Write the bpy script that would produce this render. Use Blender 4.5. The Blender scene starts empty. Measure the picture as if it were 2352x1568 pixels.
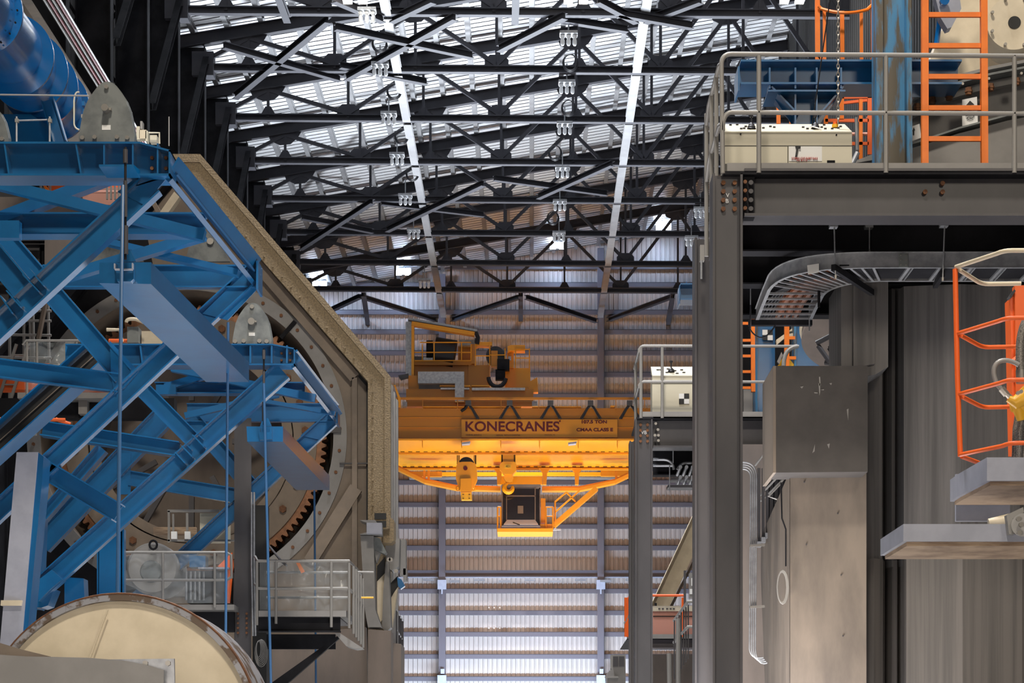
import bpy, math, random
from mathutils import Vector, Matrix
random.seed(7)
COL = bpy.context.scene.collection
F = 5000.0; CX = 1220.0; HY = 1800.0; CZ = 1.7
def P(px, py, Y): return Vector(((px-CX)*Y/F, Y, CZ+(HY-py)*Y/F))
def V(*a): return Vector(a)
# ------------------------------------------------------------------ materials
def mat(name, col, rough=0.5, metal=0.0, var=0.0, vcol=None, scale=3.0, stretch=(1,1,1), bump=0.0, bscale=40.0, coat=0.0, emit=0.0, lo=0.4, hi=0.62, alpha=1.0, spec=.5):
    m = bpy.data.materials.new(name); m.use_nodes = True
    nt = m.node_tree; b = nt.nodes['Principled BSDF']
    b.inputs['Base Color'].default_value = (*col, 1); b.inputs['Roughness'].default_value = rough
    b.inputs['Metallic'].default_value = metal; b.inputs['Coat Weight'].default_value = coat
    b.inputs['Specular IOR Level'].default_value = spec
    b.inputs['Coat Roughness'].default_value = 0.2
    b.inputs['Alpha'].default_value = alpha
    if emit: b.inputs['Emission Color'].default_value = (*col, 1); b.inputs['Emission Strength'].default_value = emit
    if var or bump:
        g = nt.nodes.new('ShaderNodeNewGeometry'); mp = nt.nodes.new('ShaderNodeMapping')
        mp.inputs['Scale'].default_value = stretch; nt.links.new(g.outputs['Position'], mp.inputs['Vector'])
    if var:
        n = nt.nodes.new('ShaderNodeTexNoise'); n.inputs['Scale'].default_value = scale; n.inputs['Detail'].default_value = 8
        n.inputs['Roughness'].default_value = .6
        r = nt.nodes.new('ShaderNodeMapRange'); r.inputs['From Min'].default_value = lo; r.inputs['From Max'].default_value = hi
        r.inputs['To Max'].default_value = var
        mx = nt.nodes.new('ShaderNodeMix'); mx.data_type = 'RGBA'
        mx.inputs[6].default_value = (*col, 1); mx.inputs[7].default_value = (*(vcol or [c*.5 for c in col]), 1)
        nt.links.new(mp.outputs[0], n.inputs['Vector']); nt.links.new(n.outputs['Fac'], r.inputs['Value'])
        nt.links.new(r.outputs[0], mx.inputs[0]); nt.links.new(mx.outputs[2], b.inputs['Base Color'])
    if bump:
        n2 = nt.nodes.new('ShaderNodeTexNoise'); n2.inputs['Scale'].default_value = bscale; n2.inputs['Detail'].default_value = 4
        bp = nt.nodes.new('ShaderNodeBump'); bp.inputs['Strength'].default_value = bump; bp.inputs['Distance'].default_value = .01
        nt.links.new(mp.outputs[0], n2.inputs['Vector']); nt.links.new(n2.outputs['Fac'], bp.inputs['Height'])
        nt.links.new(bp.outputs[0], b.inputs['Normal'])
    return m
M = {}
M['blue'] = mat('blue_paint', (.0005,.105,.27), .36, var=.5, vcol=(.0005,.065,.19), scale=2.2, coat=.8)
M['blueshade'] = mat('shaded_blue_paint', (.0005,.07,.19), .65)  # darker, glossless blue that paints the shade on recessed diagonal webs
M['rodblue'] = mat('rod_blue_paint', (.045,.13,.28), .35, coat=.4)
M['blueold'] = mat('worn_blue_paint', (.05,.22,.42), .5, var=1, vcol=(.10,.085,.06), scale=3, stretch=(3,3,.5), lo=.45, hi=.55)
M['pipeblue'] = mat('glossy_blue_paint', (.001,.11,.34), .14, coat=1)
M['tan'] = mat('speckled_tan', (.30,.225,.13), .8, var=.8, vcol=(.16,.12,.075), scale=30, bump=.9, bscale=35)
M['beige'] = mat('beige_plate', (.23,.18,.135), .62, var=.6, vcol=(.13,.105,.085), scale=1.6)
M['cream'] = mat('cream_paint', (.66,.57,.42), .5, var=.5, vcol=(.45,.38,.26), scale=2.5)
M['taupe'] = mat('taupe_concrete', (.21,.17,.145), .75, var=.7, vcol=(.13,.11,.095), scale=1.3, stretch=(1,1,.35))
M['greypaint'] = mat('grey_paint', (.25,.24,.23), .5, var=.4, vcol=(.14,.135,.13), scale=2)
M['pale'] = mat('pale_grey_paint', (.33,.34,.40), .5, var=.4, vcol=(.22,.235,.28), scale=4)
M['steel'] = mat('dark_grey_steel', (.066,.062,.066), .42, var=.7, vcol=(.036,.035,.04), scale=1.2, stretch=(1,1,.4))
M['black'] = mat('black_steel', (.008,.008,.010), .75, spec=.15, var=.5, vcol=(.03,.03,.035), scale=1)
M['rafter'] = mat('roof_steel', (.05,.05,.06), .6, var=.5, vcol=(.032,.032,.04), scale=.8, spec=.25)
M['galv'] = mat('galvanised_steel', (.42,.43,.45), .42, .55, var=.6, vcol=(.22,.23,.25), scale=9)
M['purlin'] = mat('galvanised_purlin', (.24,.24,.25), .45, .2, var=.5, vcol=(.14,.14,.15), scale=1)
M['deck'] = mat('white_roof_sheet', (.74,.75,.77), .34, .35, var=.35, vcol=(.5,.5,.53), scale=.35)
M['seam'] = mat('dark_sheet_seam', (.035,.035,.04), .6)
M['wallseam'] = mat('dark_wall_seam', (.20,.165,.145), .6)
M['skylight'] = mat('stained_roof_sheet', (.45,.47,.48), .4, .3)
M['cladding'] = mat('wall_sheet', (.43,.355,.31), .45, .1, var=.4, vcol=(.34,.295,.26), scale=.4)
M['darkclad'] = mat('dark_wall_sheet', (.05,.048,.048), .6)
M['girt'] = mat('wall_girt_steel', (.10,.088,.10), .45)
M['floor'] = mat('concrete_floor', (.45,.44,.43), .5, var=.5, vcol=(.3,.3,.29), scale=.6)
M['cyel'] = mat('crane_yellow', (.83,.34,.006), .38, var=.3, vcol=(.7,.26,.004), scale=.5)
M['cshade'] = mat('shaded_crane_yellow', (.50,.19,.008), .4)  # crane yellow darkened to paint the shade on its unlit faces
M['signyel'] = mat('sign_face_paint', (.70,.29,.012), .4)
M['maroon'] = mat('maroon_lettering', (.12,.006,.015), .5)
M['ink'] = mat('black_lettering', (.01,.01,.01), .6)
M['chalk'] = mat('chalk_marks', (.75,.75,.75), .8)
M['redink'] = mat('red_marker', (.45,.03,.02), .6)
M['orange'] = mat('orange_paint', (.88,.20,.008), .42, var=.35, vcol=(.65,.12,.008), scale=6)
M['orangered'] = mat('orange_red_paint', (.82,.13,.02), .42)
M['rail'] = mat('rail_grey_paint', (.27,.26,.245), .42, .1)
M['console'] = mat('console_cream', (.58,.54,.42), .4)
M['pink'] = mat('salmon_panel', (.62,.30,.23), .5)
M['rust'] = mat('rusty_bolt', (.20,.085,.035), .7, .3, var=.7, vcol=(.08,.04,.025), scale=20)
M['bolt'] = mat('bolt_steel', (.33,.31,.28), .4, .7)
M['zinc'] = mat('zinc_plate', (.20,.215,.21), .45, .25, var=.9, vcol=(.10,.11,.115), scale=3)
M['brush'] = mat('brushed_dark_shell', (.19,.182,.18), .5, .2, var=.9, vcol=(.10,.097,.098), scale=2.2, stretch=(4,4,.12))
M['brushlight'] = mat('brushed_grey_shell', (.16,.145,.135), .55, .2, var=.9, vcol=(.095,.088,.083), scale=2.4, stretch=(5,5,.1))
M['block'] = mat('scuffed_dark_block', (.075,.067,.063), .6, var=.8, vcol=(.045,.041,.039), scale=2)
M['scuffbeige'] = mat('scuffed_beige_shell', (.225,.185,.15), .65, var=.9, vcol=(.12,.10,.085), scale=1.8, stretch=(1,1,.3))
M['wood'] = mat('raw_timber', (.42,.30,.20), .8, var=.9, vcol=(.2,.13,.085), scale=3, stretch=(1,1,8))
M['hose'] = mat('braided_hose', (.32,.30,.27), .45, .5, var=1, vcol=(.1,.095,.09), scale=120)
M['yellow'] = mat('yellow_casting', (.78,.42,.02), .4)
M['gear'] = mat('copper_gear_teeth', (.30,.14,.07), .45, .5, var=.6, vcol=(.12,.06,.035), scale=8)
M['cable'] = mat('brown_cable_jacket', (.22,.075,.035), .4)
M['blackrub'] = mat('black_rubber', (.02,.02,.025), .5)
M['white'] = mat('white_label', (.75,.75,.73), .5)
M['lamp'] = mat('lamp_tube_lit', (1,.93,.80), emit=22)
M['lampc'] = mat('lamp_lens_cool', (.72,.85,1), emit=55)
M['lens'] = mat('lamp_lens_unlit', (.8,.82,.85), .3)
M['tube'] = mat('glowing_dot_face', (.9,.93,1), emit=2.0)  # glow given to the small wall dots, which are no lamps
M['maroonpipe'] = mat('conductor_red', (.30,.05,.06), .3)
M['rimgrey'] = mat('scraped_rim', (.30,.30,.32), .5, .3, var=1, vcol=(.12,.085,.06), scale=7, lo=.5, hi=.56)
def glassmat(name, col, a, rough=.15):
    m = bpy.data.materials.new(name); m.use_nodes = True; nt = m.node_tree
    b = nt.nodes['Principled BSDF']; b.inputs['Base Color'].default_value = (*col, 1); b.inputs['Roughness'].default_value = rough
    b.inputs['Alpha'].default_value = a
    return m
M['sheet'] = glassmat('plastic_sheet', (.55,.60,.62), .22, .2)
M['glass'] = glassmat('cab_glass', (.03,.03,.04), .82, .05)
# ------------------------------------------------------------------ mesh builder
SPLIT={n:n for n in ('bolt','screw','post_foot','side_window','shackle','bracket_rim','work_lamp','dark_window','gusset','post','cross_bar','bar','stiffener','cage_bar','brace','threaded_rod','boom_bracket','frame_bar','yellow_guard','rail','tower_rung','back_rail','drum_rib','rail_strip','clevis_slot','top_lug','patch_plate')}
SPLIT.update({'flange_bolts':'flange_bolt','rim_rivets':'rim_rivet','splice_bolts':'splice_bolt','cover_bolts':'cover_bolt','push_buttons':'push_button','patch_plates':'patch_plate','boom_flange':'boom_flange'})
class MB:
    def __init__(s): s.v=[]; s.f=[]; s.sm=[]
    def add(s, vs, fs, smooth=False):
        o=len(s.v); s.v+= [Vector(p) for p in vs]
        for f in fs: s.f.append([i+o for i in f]); s.sm.append(smooth)
        return s
    def hexa(s, p):   # 8 points: 0-3 one face, 4-7 opposite
        return s.add(p, [(0,3,2,1),(4,5,6,7),(0,1,5,4),(1,2,6,5),(2,3,7,6),(3,0,4,7)])
    def box(s, x0,x1,y0,y1,z0,z1):
        return s.hexa([(x0,y0,z0),(x1,y0,z0),(x1,y1,z0),(x0,y1,z0),(x0,y0,z1),(x1,y0,z1),(x1,y1,z1),(x0,y1,z1)])
    def pbox(s, px0,py0,px1,py1,Y,d=.1):     # box whose front face has those picture corners at depth Y, going d metres back
        a=P(px0,py0,Y); b=P(px1,py1,Y)
        return s.box(min(a.x,b.x),max(a.x,b.x),Y,Y+d,min(a.z,b.z),max(a.z,b.z))
    def prism(s, pts, Y, d, Yref=None):         # polygon, front at Y, straight back by d
        q=[P(x,y,Yref or Y) for x,y in pts]
        fr=[Vector((p.x,Y,p.z)) for p in q]; bk=[Vector((p.x,Y+d,p.z)) for p in q]; n=len(q)
        return s.add(fr+bk, [list(range(n)),list(range(2*n-1,n-1,-1))]+[(i,(i+1)%n,n+(i+1)%n,n+i) for i in range(n)])
    def bar(s, a, b, w, h, up=(0,0,1), off=(0,0)):   # w across, h along up
        a=Vector(a); b=Vector(b); t=(b-a).normalized(); up=Vector(up); u=(up-t*up.dot(t))
        if u.length<1e-4: u=Vector((1,0,0))-t*t.x
        u.normalize(); r=t.cross(u); c=r*off[0]+u*off[1]
        q=[a+c-r*w/2-u*h/2,a+c+r*w/2-u*h/2,a+c+r*w/2+u*h/2,a+c-r*w/2+u*h/2]; L=b-a
        return s.hexa(q+[p+L for p in q])
    def ibeam(s, a, b, h, w, tw=.012, tf=.016, up=(0,0,1)):   # h along up, flange width w
        s.bar(a,b,tw,h-2*tf,up); s.bar(a,b,w,tf,up,(0,h/2-tf/2)); s.bar(a,b,w,tf,up,(0,-h/2+tf/2)); return s
    def ib(s, p0, p1, Y, hpx, w=.2, Y1=None, tf=.016):   # I beam seen side on: web faces the camera
        Y1=Y1 or Y; a=P(*p0,Y); b=P(*p1,Y1); t=(b-a).normalized(); u=Vector((0,-1,0)).cross(t)
        if u.z<0: u=-u
        return s.ibeam(a,b,hpx*(Y+Y1)/2/F,w,.014,tf,u)
    def fb(s, p0, p1, Y, hpx, w=.06, Y1=None):     # solid bar side on
        Y1=Y1 or Y; a=P(*p0,Y); b=P(*p1,Y1); t=(b-a).normalized(); u=Vector((0,-1,0)).cross(t)
        return s.bar(a,b,w,hpx*(Y+Y1)/2/F,u)
    def tube(s, path, r, n=8, cap=True, closed=False):
        path=[Vector(p) for p in path]; m=len(path); rings=[]; prev=None
        rs = r if isinstance(r,(list,tuple)) else [r]*m
        for i,p in enumerate(path):
            if closed: t=(path[(i+1)%m]-path[i-1])
            else: t=(path[min(i+1,m-1)]-path[max(i-1,0)])
            t.normalize()
            if prev is None:
                u=Vector((0,0,1)) if abs(t.z)<.9 else Vector((1,0,0))
            else: u=prev
            u=(u-t*u.dot(t)).normalized(); prev=u; w=t.cross(u)
            rings.append([p+(u*math.cos(2*math.pi*k/n)+w*math.sin(2*math.pi*k/n))*rs[i] for k in range(n)])
        vs=[q for R in rings for q in R]; fs=[]
        for i in range(m if closed else m-1):
            j=(i+1)%m
            for k in range(n): fs.append((i*n+k,i*n+(k+1)%n,j*n+(k+1)%n,j*n+k))
        s.add(vs,fs,True)
        if cap and not closed:
            o=len(s.v)-len(vs); s.f.append([o+k for k in range(n)][::-1]); s.f.append([o+(m-1)*n+k for k in range(n)]); s.sm+=[False,False]
        return s
    def cyl(s, a, b, r, r2=None, n=16): 
        return s.tube([a,b],[r, r if r2 is None else r2],n)
    def lathe(s, c, prof, n=48, a0=0, a1=2*math.pi, axis='y'):   # prof: (radius, offset along axis)
        full = abs(a1-a0-2*math.pi)<1e-6; m=n if full else n+1; vs=[]; c=Vector(c)
        for r,d in prof:
            for k in range(m):
                a=a0+(a1-a0)*k/n
                if axis=='y': vs.append(c+Vector((r*math.cos(a),d,r*math.sin(a))))
                elif axis=='z': vs.append(c+Vector((r*math.cos(a),r*math.sin(a),d)))
                else: vs.append(c+Vector((d,r*math.cos(a),r*math.sin(a))))
        fs=[]
        for i in range(len(prof)-1):
            for k in range(n):
                k2=(k+1)%m
                fs.append((i*m+k,i*m+k2,(i+1)*m+k2,(i+1)*m+k))
        return s.add(vs,fs,True)
    def bolts(s, pts, Y, r=.02, L=.03, n=6):
        for x,y in pts:
            p=P(x,y,Y); s.cyl(p,p-Vector((0,L,0)),r,n=n)
        return s
    def mesh(s, name, m, base=None):
        me=bpy.data.meshes.new(name); b=base or Vector((0,0,0))
        me.from_pydata([tuple(p-b) for p in s.v],[],s.f); me.materials.append(M[m] if isinstance(m,str) else m)
        me.polygons.foreach_set('use_smooth', s.sm); me.update(); 
        if any(s.sm): 
            try: me.set_sharp_from_angle(angle=math.radians(40))
            except Exception: pass
        return me
    def build(s, name, m, parent=None, label=None, cast=True):
        if name in SPLIT:
            pr=list(range(len(s.v)))
            def fd(i):
                while pr[i]!=i: pr[i]=pr[pr[i]]; i=pr[i]
                return i
            for f in s.f:
                for i in f[1:]:
                    a,b=fd(f[0]),fd(i)
                    if a!=b: pr[b]=a
            isl={}
            for k,f in enumerate(s.f): isl.setdefault(fd(f[0]),[]).append(k)
            for ks in isl.values():
                ids=sorted({i for k in ks for i in s.f[k]}); mp={i:j for j,i in enumerate(ids)}; q=MB()
                q.v=[s.v[i] for i in ids]; q.f=[[mp[i] for i in s.f[k]] for k in ks]; q.sm=[s.sm[k] for k in ks]
                o=bpy.data.objects.new(SPLIT[name],q.mesh(SPLIT[name],m)); COL.objects.link(o); o.parent=parent
                if label: o['label']=label
            return o
        o=bpy.data.objects.new(name, s.mesh(name,m)); COL.objects.link(o)
        if parent: o.parent=parent
        if label: o['label']=label
        return o
    def solo(s, name, m, label, cat, group=None, kind=None):
        n=len(s.v); b=Vector((sum(p.x for p in s.v)/n, sum(p.y for p in s.v)/n, min(p.z for p in s.v)))
        o=bpy.data.objects.new(name, s.mesh(name,m,b)); o.location=b; COL.objects.link(o)
        o['label']=label; o['category']=cat
        if group: o['group']=group
        if kind: o['kind']=kind
        return o
    def struct(s, name, m, label=None):
        o=s.build(name,m); o['kind']='structure'
        if label: o['label']=label
        return o
ROOTS=[]
def thing(name, label, cat, group=None):
    o=bpy.data.objects.new(name,None); COL.objects.link(o); o.empty_display_size=.2
    o['label']=label; o['category']=cat
    if group: o['group']=group
    ROOTS.append(o); return o
def kids(o): return [c for c in bpy.data.objects if c.parent==o]
def dup(root, off, label=None, group=None):
    K={}
    for c in bpy.data.objects:
        if c.parent: K.setdefault(c.parent.name,[]).append(c)
    r=root.copy(); COL.objects.link(r); r.location=root.location+Vector(off); ROOTS.append(r)
    if label: r['label']=label
    if group: r['group']=group
    def rec(src,dst):
        for ch in K.get(src.name,[]):
            c=ch.copy(); COL.objects.link(c); c.parent=dst; rec(ch,c)
    rec(root,r); return r
def finish():
    K={}
    for c in bpy.data.objects:
        if c.parent: K.setdefault(c.parent.name,[]).append(c)
    def pts(o, off):
        off=off+o.location; out=[]
        if o.type=='MESH': out=[off+Vector(c) for c in (o.bound_box)]
        for c in K.get(o.name,[]): out+=pts(c,off)
        return out
    for r in ROOTS:
        q=pts(r,Vector((0,0,0)))
        if not q: continue
        b=Vector(((min(p.x for p in q)+max(p.x for p in q))/2,(min(p.y for p in q)+max(p.y for p in q))/2,min(p.z for p in q)))
        d=b-r.location; r.location=b
        for c in K.get(r.name,[]): c.location-=d
def text(name, s, px, py, Y, hpx, m, parent, wpx=None, align='CENTER', bold=0):
    cu=bpy.data.curves.new(name,'FONT'); cu.body=s; cu.align_x=align; cu.align_y='CENTER'; cu.size=1; cu.extrude=.004; cu.offset=bold
    o=bpy.data.objects.new(name,cu); COL.objects.link(o); bpy.context.view_layer.update()
    me=bpy.data.meshes.new_from_object(o.evaluated_get(bpy.context.evaluated_depsgraph_get()))
    xs=[v.co.x for v in me.vertices]; ys=[v.co.y for v in me.vertices]
    sy=hpx*Y/F/(max(ys)-min(ys)); sx=(wpx*Y/F/(max(xs)-min(xs))) if wpx else sy
    mx=(max(xs)+min(xs))/2; my=(max(ys)+min(ys))/2; c=P(px,py,Y)
    for v in me.vertices:
        x,y,z=v.co; v.co=(c.x+(x-mx)*sx, c.y-z-.006, c.z+(y-my)*sy)
    bpy.data.objects.remove(o); me.materials.clear(); me.materials.append(M[m]); me.name=name
    n=bpy.data.objects.new(name,me); COL.objects.link(n); n.parent=parent; return n
def arc(p0, p1, p2, n=6):   # quadratic bend
    p0,p1,p2=map(Vector,(p0,p1,p2)); return [p0*(1-t)**2+p1*2*t*(1-t)+p2*t*t for t in [i/n for i in range(n+1)]]
# ------------------------------------------------------------------ setting
YB=140.0; XL=-16.2; XR=12.4; Y0=-18
SL=.165
def zt(x): return CZ+30+1.3+SL*(x+13.6)
MB().box(XL-1,XR+1,Y0,YB+1,-.3,0).struct('floor','floor')
# corrugated deck: ribs run up the slope, one fold every 0.6 m
zo=.28+.24
def corr_roof(y0,y1,x0,x1):
    mb=MB(); prof=[]; y=y0
    while y<y1:
        for dy,dz in ((0,0),(.42,0),(.43,.05),(.51,.05)): prof.append((y+dy,dz))
        y+=.52
    vs=[];n=len(prof)
    for x in (x0,x1):
        for (yy,dz) in prof: vs.append((x,yy,zt(x)+zo+dz))
    for x in (x0,x1): vs.append((x,y0,zt(x)+zo+.12)); vs.append((x,y,zt(x)+zo+.12))
    fs=[(i,i+1,n+i+1,n+i) for i in range(n-1)]+[(2*n,2*n+2,2*n+3,2*n+1)]
    mb.add(vs,fs); return mb
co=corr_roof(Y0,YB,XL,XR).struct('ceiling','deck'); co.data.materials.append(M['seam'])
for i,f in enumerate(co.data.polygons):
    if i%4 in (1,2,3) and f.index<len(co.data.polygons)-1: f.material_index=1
def corr_wall(a,b,z0,z1f,step,dep,m,name,along):
    mb=MB(); L=(Vector(b)-Vector(a)); n=int(L.length/step); t=L.normalized(); nn=Vector(along); vs=[];pr=[]
    for i in range(n+1):
        for d,o in ((0,0),(.62,0),(.72,dep),(.90,dep)): pr.append((Vector(a)+t*((i+d)*step)-nn*o))
    for p in pr: vs.append((p.x,p.y,z0))
    for p in pr: vs.append((p.x,p.y,z1f(p.x)))
    k=len(pr); mb.add(vs,[(i,i+1,k+i+1,k+i) for i in range(k-1)])
    e=Vector(b)+nn*.15; s0=Vector(a)+nn*.15
    mb.add([(s0.x,s0.y,z0),(e.x,e.y,z0),(e.x,e.y,z1f(e.x)),(s0.x,s0.y,z1f(s0.x))],[(0,1,2,3)])
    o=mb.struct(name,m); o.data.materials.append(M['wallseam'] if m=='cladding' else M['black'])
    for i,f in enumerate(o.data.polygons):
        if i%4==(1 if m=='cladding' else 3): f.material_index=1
    return o
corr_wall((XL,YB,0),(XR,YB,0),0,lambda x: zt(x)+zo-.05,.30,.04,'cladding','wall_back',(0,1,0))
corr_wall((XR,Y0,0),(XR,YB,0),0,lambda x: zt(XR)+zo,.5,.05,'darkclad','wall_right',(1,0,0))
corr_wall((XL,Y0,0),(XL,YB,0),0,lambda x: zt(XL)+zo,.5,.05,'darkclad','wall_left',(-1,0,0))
# ------------------------------------------------------------------ back wall framing
girts=[618,659,722,767,815,865,914,963,1012,1062,1112,1163,1213,1262,1361,1411,1460,1511,1562,1615]
names=['uppermost','second highest','third highest','fourth highest','fifth highest','sixth highest','seventh highest','eighth highest','ninth highest','tenth highest','eleventh highest','twelfth highest','thirteenth highest','last']
for i,y in enumerate(girts):
    z=P(0,y,YB).z; mb=MB(); mb.box(XL,XR,YB-.30,YB-.02,z-.045,z-.02); mb.box(XL,XR,YB-.30,YB-.27,z-.02,z+.24); mb.box(XL,XR,YB-.30,YB-.10,z+.22,z+.25)
    if i<14: lb='dark horizontal wall rail on the back wall, %s above the deep beam'%names[i]
    else: lb='pale lit horizontal wall rail on the back wall, %s below the deep beam'%['first','second','third','fourth','fifth','sixth'][i-14]
    mb.solo('wall_girt','girt',lb,'wall rail','rails across the back wall')
z=P(0,1319,YB).z
t=thing('wall_header_beam','deep dark horizontal beam across the back wall above the bright lower part','beam')
MB().ibeam((XL,YB-.5,z),(XR,YB-.5,z),.42,.35,.02,.03).build('beam','girt',t)
MB().box(XL,XR,YB-.66,YB-.5,z-.27,z-.22).build('lower_angle','pale',t)
for x,nm in ((-5.7,'left'),(4.45,'right')):
    t=thing('wall_column','tall %s wind column standing against the back wall behind the yellow crane'%nm,'column','columns of the back wall')
    MB().ibeam((x,YB-.62,0),(x,YB-.62,zt(x)),.35,.42,.015,.02,(0,1,0)).build('column_shaft','girt',t)
    q=P(0,1345,YB).z; MB().box(x-.28,x+.28,YB-.95,YB-.80,q-.3,q+.3).box(x-.05,x+.05,YB-.95,YB-.85,q-.6,q-.3).build('bracket','pale',t,'white bracket')
    q=P(0,1552,YB).z; MB().box(x-.28,x+.28,YB-1.1,YB-.80,q-3,q).box(x-.08,x+.16,YB-1.0,YB-.9,q+.1,q+.4).build('column_guard','pale',t,'white guard box')
# light fixtures under the beam
for i in range(9):
    px=985+i*58; a=P(px,1330+(i%2)*3,YB-1.2); MB().box(a.x-.35,a.x+.35,YB-1.5,YB-1.2,a.z-.1,a.z+.02).solo('beam_light_housing','purlin','small flat grey fitting under the deep back wall beam','fitting','fittings under the back wall beam')
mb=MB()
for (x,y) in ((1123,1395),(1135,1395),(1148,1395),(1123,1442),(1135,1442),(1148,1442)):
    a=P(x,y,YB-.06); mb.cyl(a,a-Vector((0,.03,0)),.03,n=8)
mb.solo('wall_rivet_cluster','tube','two rows of tiny glowing pale dots on the lower back wall sheeting','rivets',kind='stuff')
# ------------------------------------------------------------------ roof trusses
YT=[84.6+6.79*(k-1) for k in range(-2,9)]    # index0 = k -2
ZC=CZ+30
bn=[-8.25,-1.45,5.43,12.0]; tn=[-11.86,-4.86,2.02,8.9]
t=thing('roof_truss','steel roof truss nearest the camera, with the three lit lamps on its flat bottom chord','roof truss','roof trusses across the hall')
y=0
def chord_z(x): return ZC-.006*(x+5)
MB().ibeam((-13.6,0,chord_z(-13.6)),(XR,0,chord_z(XR)),.30,.30,.02,.05).build('bottom_chord','rafter',t)
MB().ibeam((XL+.5,0,zt(XL+.5)),(XR,0,zt(XR)),.52,.34,.02,.035).build('top_chord','rafter',t)
for x in bn+tn:
    if x>12.3: continue
    a=(x,0,chord_z(x)); b=(x,0,zt(x)-.25)
    MB().bar(a,b,.12,.12,(0,1,0)).build('vertical',"rafter",t)
seq=sorted(bn+tn); pts=[(x,0,(chord_z(x)+.2) if x in bn else zt(x)-.3) for x in [ -13.4]+seq]
pts[0]=(-13.4,0,ZC+.5)
for a,b in zip(pts[:-1],pts[1:]): MB().bar(a,b,.14,.17).build('diagonal','rafter',t)
for x in bn:
    c=chord_z(x); MB().add([(x+dx,dy,c+dz) for dy in (-.03,.03) for dx,dz in ((-.5,.1),(.5,.1),(.5,.4),(.28,.62),(-.28,.62),(-.5,.4))],[(0,1,2,3,4,5),(11,10,9,8,7,6)]+[(i,(i+1)%6,6+(i+1)%6,6+i) for i in range(6)]).build('gusset_plate','rafter',t)
for x in tn:
    c=zt(x); MB().add([(x+dx,dy,c+dz) for dy in (-.03,.03) for dx,dz in ((-.8,-.36),(.8,-.1),(.6,-.45),(.25,-.75),(-.25,-.8),(-.7,-.6))],[(0,1,2,3,4,5),(11,10,9,8,7,6)]+[(i,(i+1)%6,6+(i+1)%6,6+i) for i in range(6)]).build('gusset_plate','rafter',t)
    f=chord_z(x); MB().add([(x+dx,dy,f+dz) for dy in (-.03,.03) for dx,dz in ((-.35,.1),(.35,.1),(.12,.5),(-.12,.5))],[(0,1,2,3),(7,6,5,4)]+[(i,(i+1)%4,4+(i+1)%4,4+i) for i in range(4)]).build('foot_plate','rafter',t)
MB().box(-14.2,-13.3,-.3,.3,ZC-.35,ZC+.65).build('end_seat','rafter',t)
t.location=(0,YT[3],0)
ordn=['second','third','fourth','fifth','sixth','seventh']
for i in range(4,11):
    lb='steel roof truss crossing the hall, %s from the camera'%ordn[i-4] if i<10 else 'last steel roof truss, hanging just in front of the back wall'
    dup(t,(0,YT[i]-YT[3],0),lb)
# purlins
xs=[]; x=-15.6
while x<12.2: xs.append(x); x+=1.42
for i,x in enumerate(xs):
    z=zt(x)+.28+.1; mb=MB(); mb.bar((x,60,z),(x,YB-.3,z),.02,.2); mb.bar((x,60,z-.1),(x,YB-.3,z-.1),.22,.02); mb.bar((x+.08,60,z+.1),(x+.08,YB-.3,z+.1),.12,.015)
    side='eave' if i<3 else ''
    mb.solo('roof_purlin','purlin','long galvanised roof purlin running toward the back wall, %s from the left eave'%(['first','second','third','fourth','fifth','sixth','seventh','eighth','ninth','tenth','eleventh','twelfth','thirteenth','fourteenth','fifteenth','sixteenth','seventeenth','eighteenth','nineteenth','twentieth','twenty-first'][i]),'purlin','purlins under the roof sheets')
# long struts at chord level
for x,nm in ((-5.6,'left'),(4.42,'right')):
    mb=MB()
    for i in range(2,11):
        a=YT[i]+.2; b=(YT[i+1] if i<10 else YB-.75)-.2
        mb.ibeam((x,a,ZC-.1),(x,b,ZC-.1),.26,.36,.02,.03)
    mb.solo('bottom_chord_strut','purlin','long pale steel strut running down the hall under the trusses, %s of the two'%nm,'strut','struts under the trusses')
# flat bracing between the trusses
def R(px,py,h=29.85): 
    s=(HY-py)/h; return Vector(((px-CX)/s, F/s, CZ+h))
br=[((754,45),(540,222)),((770,62),(1085,128)),((513,104),(781,181)),((1046,39),(796,179)),((781,150),(980,188)),
 ((766,-2),(880,46)),((900,46),(996,0)),((1146,113),(1298,36)),((1259,39),(1441,68)),((1372,0),(1462,48)),((1483,48),(1611,0)),
 ((640,-8),(660,46)),((693,498),(856,531)),((856,462),(690,570)),((876,465),(1111,493)),((889,528),(1111,421)),((1134,409),(1394,444)),((1236,452),(1407,375)),
 ((1010,737),(828,680)),((828,680),(738,722)),((1030,737),(1192,682)),((1208,682),(1370,737)),((1390,737),(1545,680)),((835,676),(845,745)),((1196,676),(1196,735)),((1545,680),(1534,745)),
 ((1185,-8),(1183,50)),((1420,30),(1590,60))]
pl=['left','middle','right']
for i,(a,b) in enumerate(br):
    pa=R(*a,h=29.6 if i%2 else 29.85); pb=R(*b,h=29.6 if i%2 else 29.85)
    MB().ibeam(pa,pb,.26,.28,.02,.025).solo('roof_brace','rafter','dark steel brace lying flat under the roof trusses of the hall','brace','flat braces between the roof trusses')
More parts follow.
